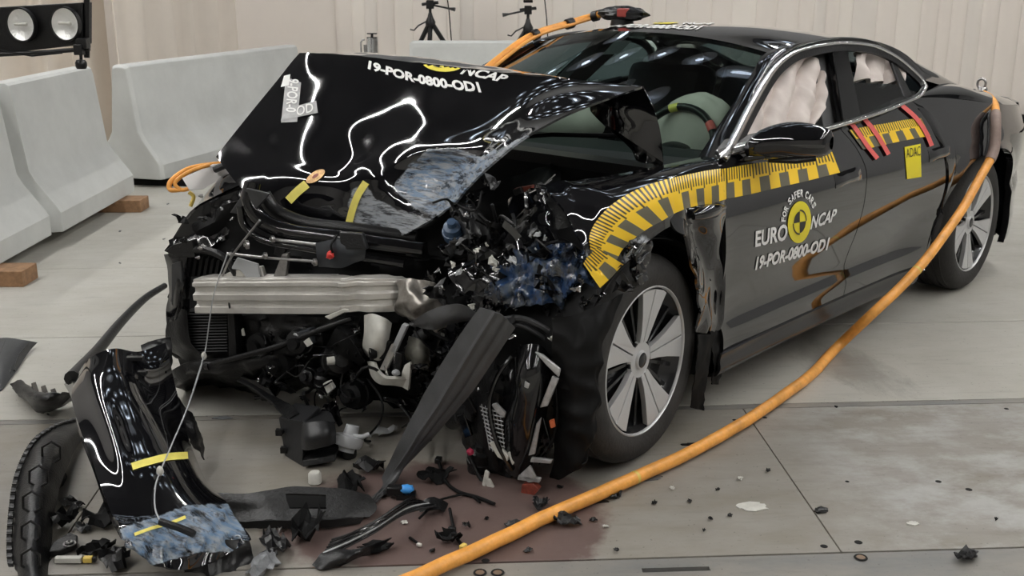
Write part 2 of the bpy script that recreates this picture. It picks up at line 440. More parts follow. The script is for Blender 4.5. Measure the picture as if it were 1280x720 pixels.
# slotted rail along the bottom edge, cut from cells so the slots are real openings
rail = M(); y1r, y0r = J3, J3-.33
holes = []
p = floor_local(G(845, 711)); holes.append((p.x-.095, p.x+.095, p.y-.011, p.y+.011))
p = floor_local(G(625, 716)); holes.append((p.x-.006, p.x+.006, p.y-.006, p.y+.006))
xs = sorted({-12., 14.} | {h[0] for h in holes} | {h[1] for h in holes}); ys = sorted({y0r, y1r-.004} | {h[2] for h in holes} | {h[3] for h in holes})
for a, b in zip(xs, xs[1:]):
    for c, d in zip(ys, ys[1:]):
        if any(h[0] <= (a+b)/2 <= h[1] and h[2] <= (c+d)/2 <= h[3] for h in holes): continue
        rail.box(((a+b)/2, (c+d)/2, -.012), (b-a, d-c, .02))
rail.build('slotted_rail', FLOOR_R, floor, smooth=False)
BORE = mat('bolt_hole', (.004, .004, .004), .9)
HEAD = mat('rusty_bolt', (.24, .17, .12), .6, metal=.5)
def hole_at(px, py, r, name='bolt_hole', m=BORE):
    q = floor_local(G(px, py)); M().lathe([(0, .0012), (r*.8, .0012), (r, .0004)], 16, 'z', (q.x, q.y, 0)).build(name, m, floor)
for px, py, r in ((1030, 683, .011), (1073, 678, .012), (956, 522, .009), (1258, 511, .009), (1173, 602, .010), (1211, 612, .011), (1059, 602, .007), (918, 525, .008), (607, 701, .012)): hole_at(px, py, r)
for px, py in ((1076, 697), (600, 716), (622, 716)):
    q = floor_local(G(px, py))
    M().lathe([(.013, .0005), (.013, .0025), (.018, .0025), (.019, .0005)], 20, 'z', (q.x, q.y, 0)).build('bolt_ring', BORE, floor)
    M().lathe([(0, .002), (.012, .002), (.013, .0005)], 20, 'z', (q.x, q.y, 0)).build('bolt_head', HEAD, floor)

# ---- rear wall of pale vertical sheets
SHEET = [mat('wall_sheet_%d' % i, c, .7, noise_amt=.04, nscale=2) for i, c in enumerate(((.74, .68, .62), (.77, .715, .65), (.71, .66, .605)))]
WYD = 12.55
wall = tag(M().box((0, WYD+.16, 1.2), (30, .1, 2.4)).build('wall_back', SHEET[0]), kind='structure')
x = -2.0; k = 0
while x < 9.5:
    w = rnd.uniform(.13, .3)
    z0 = .06
    dy = rnd.random()*.012; pts = [(-.004, .012-dy), (w*.1, -.004-dy), (w*.9, -.006-dy), (w+.004, .010-dy)]
    rows = [[Vector((x+a, WYD+.08+b, z)) for a, b in pts] for z in (z0, 1.2, 2.4)]
    patch('wall_sheet', rows, 8, 3, SHEET[k % 3 if rnd.random() < .5 else 0], wall, solid=.004, toward=Vector((x, 0, 1)))
    x += w; k += 1
tag(M().box((5.6, WYD-.05, .045), (8.2, .10, .09)).build('baseboard_back', DBLK), kind='structure')
# ---- left curtain hanging in deep folds
def curtain(name, a, b, z1, nf, amp, label, m):
    pts = []
    L = (Vector(b)-Vector(a)); nn = Vector((-L.y, L.x, 0)).normalized(); n = nf*10
    for z in (.04, z1*.35, z1*.7, z1):
        row = []
        for i in range(n+1):
            t = i/n; q = t*nf*2*math.pi
            row.append(Vector(a) + L*t + nn*(amp*math.sin(q+.5*math.sin(q*.37)+z*.15) + amp*.4*math.sin(q*.43+1)) + Vector((0, 0, z)))
        pts.append(row)
    o = sheet(name, pts, m, None, toward=Vector((0, 0, 1.5)), solid=.006)
    return tag(o, label, 'curtain')
CURT = mat('cream_curtain', (.74, .67, .59), .8, noise_amt=.06, nscale=3)
curtain('curtain', (-7.5, 9.9, 0), (-3.75, 10.2, 0), 2.5, 9, .11, 'cream curtain hanging in deep folds behind the near white barrier', CURT)
curtain('curtain', (-3.45, 9.75, 0), (-3.0, 12.1, 0), 2.5, 5, .06, 'cream curtain end hanging in tight folds between the two left barriers', CURT)
tag(M().box((-12.5, 4, 3.6), (.2, 34, 7.6)).build('wall_left', mat('far_wall', (.30, .29, .28), .8)), kind='structure')
tag(M().box((13.5, 4, 3.6), (.2, 34, 7.6)).build('wall_right', mat('dim_wall', (.26, .26, .26), .8)), kind='structure')
tag(M().box((1, -11, 3.6), (28, .2, 7.6)).build('wall_front', mat('pale_wall', (.62, .60, .57), .8)), kind='structure')
tag(M().box((1, 5, CEIL_Z+.15), (34, 34, .2)).build('ceiling', mat('dark_ceiling', (.06, .06, .062), .9)), kind='structure')
tag(M().box((1, WYD+3.6, 3.7), (28, .1, 7.6)).build('wall_rear', MATS['dim_wall']), kind='structure')

# ---- lamps under the ceiling
TUBEM = mat('lamp_tube', (1, 1, 1), .5, emit=(1., .985, .96), es=TUBE_POWER)
BAYM = mat('lamp_diffuser', (.8, .8, .8), .4, emit=(.72, .84, 1.0), es=BAY_POWER)
LAMPH = mat('lamp_housing', (.12, .12, .12), .5)
BAYH = mat('lamp_reflector', (.6, .62, .65), .35, metal=.4)
for x in (-7.6, -4.4, 4.4, 8.2):
    t = empty('ceiling_light', (x, 3.5, CEIL_Z-.35), 0, 'long bright tube light under the hall ceiling', 'ceiling light', 'long tube lights')
    M().box((0, 0, .08), (.16, 19, .08)).build('housing', LAMPH, t)
    M().box((0, 0, .02), (.048, 18.9, .04)).build('tube', TUBEM, t)
    for yy in (-7, 0, 7): M().box((0, yy, .22), (.02, .02, .24)).build('hanger', LAMPH, t)
b0 = None
for i in range(6):
    for j in range(6):
        loc = (-3.6+i*1.5+(j % 2)*.75, 7.8+j*1.3, CEIL_Z-.7)
        if b0 is None:
            b0 = empty('high_bay_lamp', loc, 0, 'round high bay lamp hanging under the hall ceiling', 'lamp', 'round high bay lamps')
            M().lathe([(.05, .40), (.08, .38), (.12, .30), (.36, .03), (.37, 0), (.35, .02), (.11, .28), (.0, .29)], 24, 'z').build('reflector', BAYH, b0)
            M().lathe([(0, .08), (.08, .09), (.09, .13), (0, .2)], 16, 'z').build('diffuser', BAYM, b0)
            M().tube([(0, 0, .38), (0, 0, .8)], .012).build('hanger', LAMPH, b0)
        else: dup(b0).location = loc

# ---- concrete barriers
PROF = [(0, 0), (.0, .12), (.02, .155), (.135, .32), (.165, .38), (.215, .86), (.225, .90), (.25, .915)]
def barrier(name, foot, direction, length, h, label, step=None, groove=.014, flip=False):
    """foot: near bottom corner of the seen face; direction along it; body lies away from the camera"""
    d = Vector(direction).normalized(); inw = Vector((-d.y, d.x, 0))
    if flip: inw = -inw
    prof = [(a, b*h/.915) for a, b in PROF]; wd = 2*.25+.10
    prof = prof + [(wd-a, b) for a, b in prof[::-1]]
    secs = [(0, .02), (.03, 0)]
    if step: secs = [(0, .055), (.03, .035), (step-.06, .035), (step-.05, groove), (step+.0, groove), (step+.03, 0)]
    secs += [(length-.03, 0), (length, .02)]
    vs, fs = [], []; n = len(prof)
    for s_, ins in secs:
        for a, b in prof:
            aa = a+ins if a < wd/2 else a-ins
            vs.append(Vector(foot)+d*s_+inw*aa+Vector((0, 0, b-(ins if b > .5 else 0))))
    for k in range(len(secs)-1):
        for i in range(n): fs.append((k*n+i, k*n+(i+1) % n, (k+1)*n+(i+1) % n, (k+1)*n+i))
    fs += [tuple(range(n))[::-1], tuple((len(secs)-1)*n+i for i in range(n))]
    o = M().add(vs, fs).build(name, BARR, None, ang=28, bevel=.006)
    return tag(o, label, 'barrier'), d, inw
def blocks(foot, d, inw, spots, label, group=None):
    for k, (s_, ln) in enumerate(spots):
        c = Vector(foot)+d*s_; c.z = 0
        rot = Matrix.Rotation(math.atan2(d.y, d.x), 3, 'Z')
        o = M().box((0, 0, .043), (.19, ln, .086), rot).build('timber_block', WOOD, None, bevel=.003, loc=c+inw*(ln/2-.15))
        tag(o, label[k], 'wooden block', group)
f1 = Vector((-2.757, 5.62, .088))
b1, d1, i1 = barrier('concrete_barrier', f1, (-.006, 1, 0), 2.23, .90, 'white concrete barrier at the left edge, raised on two timber blocks', step=.84, groove=.075)
blocks(f1, d1, i1, [(.02, .46), (1.95, .52)], ['raw timber block under the near end of the left white barrier', 'raw timber block under the far end of the left white barrier'])
f2 = Vector((-2.739, 8.376, .07)); dd = Vector((.205, .736, 0))
dd2 = (WY(375, 58, 10.2)-WY(160, 75, 8.75))
b2, d2, i2 = barrier('concrete_barrier', f2, (dd.x, dd.y, 0), 2.9, .88, 'white concrete barrier behind the open bonnet, smudged with black at its end', flip=False)
o = M().quadprism([f2+V(.16, .10, -.07), f2+V(.16, .10, .0)+V(0, 0, 0), f2+V(-.3, .18, 0), f2+V(-.3, .18, -.07)], dd*3.2)
tag(o.build('under_bar', DBLK), 'dark bar under the barrier behind the bonnet', 'rail')  # dull black bar filling the space below the barrier foot
f3 = Vector((-.98, 10.35, .088))
b3, d3, i3 = barrier('concrete_barrier', f3, (1, .012, 0), 3.0, .93, 'white concrete barrier in the back, behind the car and the tripods')
blocks(f3, d3, i3, [(.3, .55), (2.7, .55)], ['raw timber block under the barrier behind the car, bonnet side', 'raw timber block under the barrier behind the car, roof side'])
# black smudge on the barrier end is a wear mark in its own paint
def smudge(o, px, py, r):
    m = BARR.copy(); m.name = 'painted_concrete_smudged'; nt = m.node_tree; b = nt.nodes['Principled BSDF']
    src = b.inputs['Base Color'].links[0].from_socket
    geo = N(nt, 'ShaderNodeNewGeometry'); P = WY(px, py, 8.8)
    vm = N(nt, 'ShaderNodeVectorMath'); vm.operation = 'DISTANCE'; nt.links.new(geo.outputs['Position'], vm.inputs[0]); vm.inputs[1].default_value = P
    nz = N(nt, 'ShaderNodeTexNoise'); nz.inputs['Scale'].default_value = 30
    nt.links.new(geo.outputs['Position'], nz.inputs['Vector'])
    mr = N(nt, 'ShaderNodeMapRange'); mr.inputs[1].default_value = r; mr.inputs[2].default_value = r*.3
    nt.links.new(math_(nt, 'ADD', vm.outputs['Value'], math_(nt, 'MULTIPLY', math_(nt, 'ADD', nz.outputs['Fac'], -.5), r*1.6)), mr.inputs[0])
    nt.links.new(mix_(nt, math_(nt, 'MULTIPLY', mr.outputs[0], .85), src, (.04, .04, .04)), b.inputs['Base Color'])
    o.data.materials[0] = m
smudge(b2, 163, 125, .14)

# ---- lamp box at the upper left, on a stand standing left of the frame
lb = empty('lamp_box', (-2.75, 5.5, 0), 0, 'black lamp box with two round reflector lamps at the upper left', 'lamp')
def LBp(px, py, off=0.): 
    P = WY(px, py, 5.36+off); return P - Vector((-2.75, 5.5, 0))
P0, P1, P2, P3 = LBp(-60, 74, .05), LBp(103, 56), LBp(103, 3), LBp(-60, 12, .05)
M().quadprism([P0, P1, P2, P3], (.01, .10, 0)).build('housing', BLK, lb, bevel=.004)
LREF = mat('lamp_mirror', (.92, .92, .90), .3, metal=.35, bump=.8, bscale=26)
LGL = glassmat('lamp_lens', (.95, .95, .95), .04)
for px, py in ((27, 31), (82, 30)):
    c = LBp(px, py, -.004 if px < 50 else -.018); fc = Matrix.Rotation(R(-14), 3, 'Z')
    M().lathe([(.076, -.014), (.082, -.014), (.082, .01), (.074, .01)], 32, 'y', c, fc, True).build('bezel', BLK, lb)
    M().lathe([(.074, -.004), (.06, .006), (.04, .012), (.018, .016), (.0, .017)], 32, 'y', c, fc).build('reflector', LREF, lb)
    M().tube([c+V(-.03, -.004, .004), c+V(.03, -.012, .002)], .009).build('bulb', WPL, lb)
    M().lathe([(0, -.016), (.04, -.014), (.074, -.008)], 32, 'y', c, fc).build('lens', LGL, lb)
M().tube([LBp(108.5, -70, .02), LBp(108.5, 72, .02)], .014, 10).build('post', BLK, lb)
sp = LBp(-150, 72, -.35)
M().tube([sp, LBp(-70, 72, .03), LBp(60, 65, .01), LBp(112, 61, .0)], .011, 10).build('cross_bar', BLK, lb)
M().box(LBp(104, 54, -.01), (.05, .06, .05)).box(LBp(99, 62, -.03), (.04, .05, .05)).build('clamp', BLK, lb, bevel=.004)
M().lathe([(0, 0), (.022, 0), (.027, .012), (.027, .03), (.02, .042), (0, .045)], 14, 'z', LBp(102, 86, -.05)).tube([LBp(101, 66, -.05), LBp(101.5, 80, -.05)], .008).build('knob', BLK, lb)
M().tube([(sp.x, sp.y, .02), (sp.x, sp.y, 1.75)], .02, 10).build('stand', BLK, lb)
M().lathe([(0, .002), (.17, .002), (.16, .03), (.03, .045), (0, .045)], 24, 'z', (sp.x, sp.y, 0)).build('foot', BLK, lb)
M().tube([LBp(-90, 64, .0), LBp(0, 63, -.02), LBp(40, 70, -.02), LBp(78, 66, -.02)], .004).build('wire', DBLK, lb)

# ---- filming cameras on tripods behind the far barrier
def tripod(px, topy, baseY, label, apex, cam_w, turn):
    t = empty('camera_tripod', (0, 0, 0), 0, label, 'camera tripod'); P = WY(px, 20, baseY); t.location = (P.x, P.y, 0)
    def L(qx, qy, o=0): w = WY(qx, qy, baseY+o); return Vector((w.x-P.x, w.y-P.y, w.z))
    ax, ay = apex; a = L(ax, ay)
    for (qx, qy, o) in ((ax-15, 58, .02), (ax+19, 56, .05), (ax-1, 60, -.03)):
        e = L(qx, qy, o); k = a.z/(a.z-e.z); ft = a + (e-a)*k; ft.z = .012
        mid = a.lerp(ft, .52)
        lg = M().tube([a, mid], .026, 8).build('leg', BLK, t)
        M().tube([mid, ft], .017, 8).build('lower_leg', BLK, lg); M().lathe([(0, 0), (.03, 0), (.028, .03), (0, .035)], 10, 'z', ft-V(0, 0, .012)).build('rubber_foot', RUB, lg)
    M().lathe([(0, 0), (.05, .0), (.055, .05), (.03, .1), (.02, .14), (0, .14)], 14, 'z', a-V(0, 0, .06)).build('spider', BLK, t)
    M().tube([a-V(0, 0, .35), a+V(0, 0, .15)], .016, 8).build('centre_column', BLK, t)
    hd = a+V(0, 0, .17)
    M().box(hd, (.08, .08, .09)).box(hd+V(0, 0, .09), (.10, .09, .03)).tube([hd+V(-.09, 0, .0), hd+V(.09, 0, .02)], .018).build('pan_head', BLK, t, bevel=.006)
    M().tube([hd, hd+V(.20*turn, -.06, -.04), hd+V(.27*turn, -.08, -.05)], .012, 8, rad=[.010, .010, .022]).build('handle', BLK, t)
    M().tube([hd+V(-.03, 0, -.17), hd+V(-.13, 0, -.22), hd+V(-.18, 0, -.27), hd+V(-.22, 0, -.26)], .008).build('crank', BLK, t)
    cb = hd+V(0, 0, .22)
    c_ = M().box(cb, (cam_w, .22, .20)).build('camera_body', LGP, t, bevel=.012)
    M().lathe([(0, -.20), (.068, -.20), (.072, -.17), (.06, -.16), (.06, -.1), (0, -.1)], 20, 'y', cb+V(.01, 0, .02)).build('lens', GLOSS, t)
    M().box(cb+V(.01, -.115, .01), (cam_w*.62, .02, .15)).build('front_plate', BLK, t, bevel=.01)
    M().tube([cb+V(.06, .05, .0), cb+V(.17, .05, -.05), cb+V(.2, .05, -.3), cb+V(.22, .04, -.6), cb+V(.21, .04, -.9), cb+V(.25, .04, -1.2)], .007, 6).build('cable', DBLK, t)
    return t
tripod(538, 0, 11.95, 'black tripod with a grey camera, standing behind the barrier left of the roof', (538, 26), .17, 1)
tripod(659, 0, 11.9, 'black tripod with a boxy camera, just left of the orange roof cable', (660, 33), .17, -1)
# ---- slim steel actuator standing behind the bonnet
ac = empty('steel_actuator', tuple(V(WY(460, 60, 9.9).x, 9.9, 0)), 0, 'slim steel post with a black top plate behind the bonnet', 'post')
def A(px, py): w = WY(px, py, 9.9); return V(w.x-ac.location.x, 0, w.z)
M().tube([V(A(463, 60).x, 0, 0), A(463, 47)], .036, 14).build('cylinder', CHROME, ac)
M().tube([V(A(470, 60).x, .0, 0), A(470, 47)], .013, 10).tube([V(A(457, 60).x, .02, 0), A(457.5, 56)], .022, 10).build('rod', STEEL, ac)
M().tube([V(A(451, 60).x, 0, 0), A(451, 53), A(453, 50), A(456, 49.5)], .008, 8).build('pipe', STEEL, ac)
M().tube([A(465, 46.8), A(465, 42)], .012, 8).box(A(465, 47), (.085, .06, .008)).box(A(465, 42), (.085, .05, .01)).build('top_plate', BLK, ac)
M().box((.02, 0, .01), (.25, .2, .02)).build('foot_plate', STEEL, ac)
# ============================================================ the crashed car
car = empty('car', CO, YAW, 'crashed glossy black four-door car with crumpled bonnet, yellow ruler tape and white lettering', 'car')
def lerp(tab, x):
    """smooth monotone curve through a table"""
    n = len(tab)
    if x <= tab[0][0]: return tab[0][1]
    if x >= tab[-1][0]: return tab[-1][1]
    for i in range(n-1):
        if x <= tab[i+1][0]: break
    def sl(k): return (tab[k+1][1]-tab[k][1])/(tab[k+1][0]-tab[k][0])
    def tan_(k):
        if k == 0: return sl(0)
        if k == n-1: return sl(n-2)
        p, q = sl(k-1), sl(k)
        return 0 if p*q <= 0 else 2*p*q/(p+q)
    (x0, y0), (x1, y1) = tab[i], tab[i+1]; w = x1-x0; t = (x-x0)/w
    return y0*(1+2*t)*(1-t)**2 + tan_(i)*w*t*(1-t)**2 + y1*t*t*(3-2*t) + tan_(i+1)*w*t*t*(t-1)
WT = [(-3.95, .70), (-3.85, .78), (-3.6, .90), (-3.3, .962), (-2.9, .983), (-2.5, .973), (-2.0, .952), (-1.4, .945), (-.5, .953), (-.1, .98), (.2, .975), (.6, .93), (.9, .80)]
OT = [(.12, .10), (.20, .052), (.26, .034), (.32, .030), (.39, .050), (.45, .040), (.55, .016), (.68, 0), (.78, .004), (.825, .018), (.86, .036), (.92, .062), (.98, .097), (1.05, .15), (1.1, .2)]
def S(x, z):
    o = lerp(OT, z)
    if z > .8: o *= lerp([(-3.6, .75), (-2.9, .55), (-2.2, .85), (-1.8, 1)], x)
    if z < .5: o *= lerp([(-3.4, .2), (-2.3, .5), (-1.9, 1), (-.6, 1), (-.3, .5)], x)
    return lerp(WT, x) - o
def belt(x): return lerp([(-2.3, 1.062), (-2.1, 1.047), (-1.78, 1.016), (-1.34, .996), (-.56, .972)], x)
# -------- doors (both sides; the far side stands too)
fd_l = lambda z: lerp([(.2, -.492), (.27, -.485), (.5, -.44), (.81, -.40), (.99, -.47)], z)
fd_r = lambda z: lerp([(.2, -1.455), (.40, -1.478), (.6, -1.503), (.84, -1.525), (1.0, -1.42)], z)
rd_l = lambda z: fd_r(z) - .006
rd_r = lambda z: lerp([(.2, -2.18), (.3, -2.23), (.42, -2.30), (.55, -2.36), (.70, -2.42), (.82, -2.40), (.95, -2.28), (1.06, -2.13)], z)
def door_set(sgn):
    def flat(z0): return lambda x: z0
    o = []
    for nm, l, r in (('front_door', fd_l, fd_r), ('rear_door', rd_l, rd_r)):
        n = 30; pts = []
        for k in range(n+1):
            row = []
            for i in range(n+1):
                f = i/n; z0 = .245; xm = l(.9)*(1-f)+r(.9)*f; z1 = belt(xm); z = z0+(z1-z0)*k/n
                x = l(z)*(1-f)+r(z)*f; row.append(Vector((x, sgn*S(x, z), z)))
            pts.append(row)
        d_ = sheet(nm, pts, PAINT, car, toward=Vector((-1.4, sgn*6, .8)), solid=.02, ang=180); d_.data.materials.append(DBLK); d_.modifiers['thickness'].material_offset_rim = 1; o.append(d_)  # rims coloured dull black, so the gap between the doors looks shaded
    return o
front_door, rear_door = door_set(1)
fdr, rdr = door_set(-1)
# -------- sill
def sill(sgn):
    rows = []
    for a, b in ((.0, .262), (.006, .235), (.004, .20), (.03, .165), (.2, .15), (.3, .15)):
        rows.append([Vector((x, sgn*(S(x, .24)-a+(.012 if a < .03 else 0)), b)) for x in (-.46, -.9, -1.4, -1.9, -2.18)])
    return patch('sill', rows, 24, 14, mat('satin_black_sill', (.02, .02, .021), .25), car, toward=Vector((-1.4, sgn*6, .6)), solid=.01, ang=60)
sill(1); sill(-1)
# -------- rear quarter with the wheel arch cut in it
ARCH = [(-2.20, .21), (-2.30, .30), (-2.335, .42), (-2.36, .52), (-2.41, .60), (-2.50, .67), (-2.60, .715), (-2.75, .745), (-2.9, .75), (-3.05, .735), (-3.18, .68), (-3.27, .57), (-3.31, .42), (-3.31, .28), (-3.28, .19)]
def quarter(sgn):
    arch = spline([(a, 0, b) for a, b in ARCH], 49)
    out = [(-2.187, .21), (-2.24, .30), (-2.307, .42), (-2.367, .55), (-2.425, .69), (-2.42, .80), (-2.30, .95), (-2.14, 1.055), (-2.45, 1.035), (-2.85, .985), (-3.2, .945), (-3.5, .915), (-3.56, .70), (-3.58, .5), (-3.57, .34), (-3.5, .2)]
    outer_ = []
    segs = [(Vector((a, 0, b))) for a, b in out]; L = [0]
    for a, b in zip(segs, segs[1:]): L.append(L[-1]+(b-a).length)
    for k in range(49):
        t = k/48
        t = t**.92 * L[-1]
        for i in range(len(L)-1):
            if t <= L[i+1]+1e-6: outer_.append(segs[i].lerp(segs[i+1], (t-L[i])/(L[i+1]-L[i]))); break
    pts = []
    for j in range(15):
        f = j/14; row = []
        for a, b in zip(arch, outer_):
            p = a.lerp(b, f); y = S(p.x, p.z)
            lip = .012*math.exp(-(f*9)**2)
            row.append(Vector((p.x, sgn*(y+lip), p.z)))
        pts.append(row)
    row = [Vector((p.x, p.y-sgn*.035, p.z)) for p in pts[0]]
    return sheet('rear_quarter', [row]+pts, PAINT, car, toward=Vector((-2.9, sgn*6, .9)), solid=.008, ang=60)
quarter_l = quarter(1); quarter_r = quarter(-1)
# -------- upper body: roof and the fastback falling to the tail
RZ = [(-3.78, .985), (-3.4, 1.115), (-3.0, 1.225), (-2.6, 1.305), (-2.1, 1.352), (-1.6, 1.383), (-1.3, 1.378), (-1.12, 1.358)]
RE = [(-3.78, .93), (-3.4, .97), (-3.0, 1.06), (-2.6, 1.185), (-2.2, 1.272), (-1.8, 1.312), (-1.5, 1.318), (-1.25, 1.292)]
RY = [(-3.78, .60), (-3.4, .645), (-3.0, .65), (-2.6, .65), (-2.2, .64), (-1.8, .625), (-1.5, .615), (-1.25, .60)]
def roof_pt(x, v, xo=0):
    y = v*lerp(RY, x); zc, ze = lerp(RZ, x), lerp(RE, x); a = abs(v)
    return Vector((x-.10*a**2*max(0, min(1, (x+1.5)/.35)), y, zc-(zc-ze)*(a**2.5)))
def roof_sheet(name, x0, x1, n, m, w=1.0, **k):
    pts = [[roof_pt(x0+(x1-x0)*i/n, w*(j/20-1)) for j in range(41)] for i in range(n+1)]
    return sheet(name, pts, m, car, toward=Vector((-2, 0, 9)), **k)
roof = roof_sheet('roof_panel', -1.13, -2.52, 22, PAINT, solid=.02)
rear_glass = roof_sheet('rear_window', -2.53, -3.42, 14, TINT, .9, solid=.006)
roof_sheet('boot_lid', -3.43, -3.72, 8, PAINT, solid=.02)
for sg in (1, -1):
    pts = [[roof_pt(-2.53-.9*i/14, sg*(.9+.1*j/3)) for j in range(4)] for i in range(15)]
    sheet('rear_pillar', pts, PAINT, car, toward=Vector((-2.8, 0, 9)), solid=.02)
spx = [[Vector((x, y, z)) for y in (-.62, -.4, 0, .4, .62)] for x, z in ((-3.60, 1.0), (-3.74, 1.015), (-3.86, 1.005), (-3.88, .985))]
for r in spx:
    for p in r: p.x += .28*(abs(p.y)/.62)**2; p.z -= .035*(abs(p.y)/.62)**2
patch('rear_spoiler', spx, 24, 8, BLK, car, toward=Vector((-3.6, 0, 9)), solid=.02)
# side strip between the roof edge and the window line, running down the windscreen pillar
DLO_TOP = [(899, 198), (915, 168), (935, 130), (955, 97), (975, 75), (1000, 61), (1040, 53), (1070, 53), (1095, 57.5), (1120, 70), (1140, 86), (1153, 99), (1158.5, 109)]
DLO_BOT = [(1158.5, 109), (1151, 121), (1130, 131), (1100, 143), (1050, 159), (1000, 172), (960, 181), (911, 193)]
WS_L = [(881, 196), (893, 168), (905, 142), (925, 106), (941, 74), (946, 62)]
ws_top_l = roof_pt(-1.13, 1.0)
top_l = [Tp(*p) for p in DLO_TOP]
def mirror_y(p): return Vector((p.x, -p.y, p.z))
WSL = [Vector((-.53, .745, .955)), Vector((-.70, .715, 1.045)), Vector((-.88, .68, 1.135)), Vector((-1.06, .64, 1.222)), ws_top_l]
# windscreen: from the cowl to the roof, curved across
WSC = [Vector((-.20, 0, 1.00)), Vector((-.44, 0, 1.105)), Vector((-.68, 0, 1.20)), Vector((-.92, 0, 1.288)), roof_pt(-1.13, 0)]
ws_rows = []
for a, b in zip(WSL, WSC):
    row = []
    for v in (-1, -.75, -.5, -.25, 0, .25, .5, .75, 1):
        k = abs(v)**2.2; p = b.lerp(a, k); row.append(Vector((p.x, a.y*v, p.z)))
    ws_rows.append(row)
windscreen = patch('windscreen', ws_rows, 40, 24, WSG, car, toward=Vector((2, 0, 6)), solid=.005)
def pillar(sgn):
    A = spline(WSL + [roof_pt(-1.5, 1), roof_pt(-1.9, 1), roof_pt(-2.3, 1), roof_pt(-2.7, 1), roof_pt(-3.0, 1), roof_pt(-3.3, 1)], 60)
    B = spline([Tp(*p, .006) for p in DLO_TOP[:-1]] + [Vector((-2.95, .74, 1.03)), Vector((-3.2, .78, .97))], 60)
    pts = []
    # resample both by x so the strip runs straight across
    def at(c, x):
        for a, b in zip(c, c[1:]):
            if (a.x-x)*(b.x-x) <= 0 and abs(a.x-b.x) > 1e-9: return a.lerp(b, (x-a.x)/(b.x-a.x))
        return c[0] if x > c[0].x else c[-1]
    n = 60
    for j in range(6):
        f = j/5; row = []
        for i in range(n+1):
            t = i/n; xa = A[0].x+(A[-1].x-A[0].x)*t; xb = B[0].x + (B[-1].x-B[0].x)*t
            # pillar: connect along matching fractions of length
            a, b = at(A, xa), at(B, xb); p = a.lerp(b, f); bul = .022*math.sin(math.pi*f)*min(1, t*4)
            row.append(Vector((p.x, sgn*(p.y+bul), p.z+bul*.8)))
        pts.append(row)
    return sheet('roof_side_frame', pts, PAINT, car, toward=Vector((-1.6, sgn*5, 5)), solid=.015)
pil_l = pillar(1); pil_r = pillar(-1)
# haunch: between the window tail / roof edge and the quarter panel
def haunch(sgn):
    top = [Vector((-2.14, .82, 1.05)), Vector((-2.45, .755, 1.07)), Vector((-2.75, .715, 1.075)), Vector((-3.0, .70, 1.05)), Vector((-3.25, .68, 1.005)), Vector((-3.45, .64, .965)), Vector((-3.62, .60, .94))]
    bot = [Vector((x, S(x, z), z)) for x, z in ((-2.14, 1.053), (-2.45, 1.035), (-2.75, 1.0), (-3.0, .965), (-3.2, .945), (-3.42, .925), (-3.5, .915))]
    rows = []
    for f in (0, .35, .7, 1):
        row = []
        for i, (a, b) in enumerate(zip(top, bot)):
            p = a.lerp(b, f); k = math.sin(math.pi*f)*.02*min(1, i/2); row.append(Vector((p.x, sgn*(p.y+k), p.z+k)))
        rows.append(row)
    return patch('rear_haunch', rows, 30, 12, PAINT, car, toward=Vector((-2.8, sgn*5, 5)), solid=.012)
haunch(1); haunch(-1)
# tail: bumper wrap and rear face
def bumper_rear():
    zs = (.18, .32, .5, .7, .86, .93); pts = []
    for z in zs:
        row = []
        for s_ in [-1, -.8, -.55, -.3, 0, .3, .55, .8, 1]:
            a = abs(s_); y = .93*s_; xx = -4.02 + .55*a**3.2
            if a == 1: y = (1 if s_ > 0 else -1)*(S(-3.52, z)-.003); xx = -3.52
            if z > .8: xx += (z-.8)*1.0*(1-a)
            if z < .3: xx += .08
            row.append(Vector((xx, y, z)))
        pts.append(row)
    patch('rear_bumper', pts, 60, 18, PAINT, car, toward=Vector((-9, 0, .6)), solid=.015, ang=180)
bumper_rear()
M().box((-3.93, 0, .80), (.03, 1.3, .03)).build('tail_lamp', REDB, car, bevel=.004)
# -------- satin window surround
def ribbon(name, loop, inner, m, solid=.012, closed=True):
    n = len(loop); vs = loop+inner
    fs = [(i, (i+1) % n, n+(i+1) % n, n+i) for i in range(n if closed else n-1)]
    me = bpy.data.meshes.new(name); me.from_pydata([tuple(v) for v in vs], [], fs)
    o = link(name, me, m, car, True, 180, 0, solid, 0)
    return o
def dlo(sgn):
    top = spline([Tp(*p, .02) for p in DLO_TOP], 60); bot = spline([Tp(*p, .02) for p in DLO_BOT], 50)[1:-1]
    loop = top+bot; c = Vector((-1.6, .75, 1.12)); n = len(loop)
    def inset(lp, w, push=0):
        out = []
        for i, p in enumerate(lp):
            t = (lp[(i+1) % n]-lp[i-1]).normalized(); q = t.cross(Vector((0, .82, .57))).normalized()
            if q.dot(c-p) < 0: q = -q
            ww = w(p) if callable(w) else w
            out.append(p+q*ww-Vector((0, .82, .57))*push)
        return out
    wid = lambda p: lerp([(-2.7, .020), (-2.4, .013), (-1.45, .013), (-1.15, .018), (-.95, .026), (-.6, .03)], p.x)
    fl = lambda q: [Vector((p.x, sgn*p.y, p.z)) for p in q]
    in1 = inset(loop, wid)
    ribbon('window_trim', fl(loop), fl(in1), CHROME, .014)
    in2 = inset(in1, lambda p: .028 if p.z > belt(p.x)+.03 else .006, .012)
    ribbon('window_seal', fl([p-Vector((0, .82, .57))*.006 for p in in1]), fl(in2), BLK, .012)
    return in1, in2
in1, in2 = dlo(1); dlo(-1)
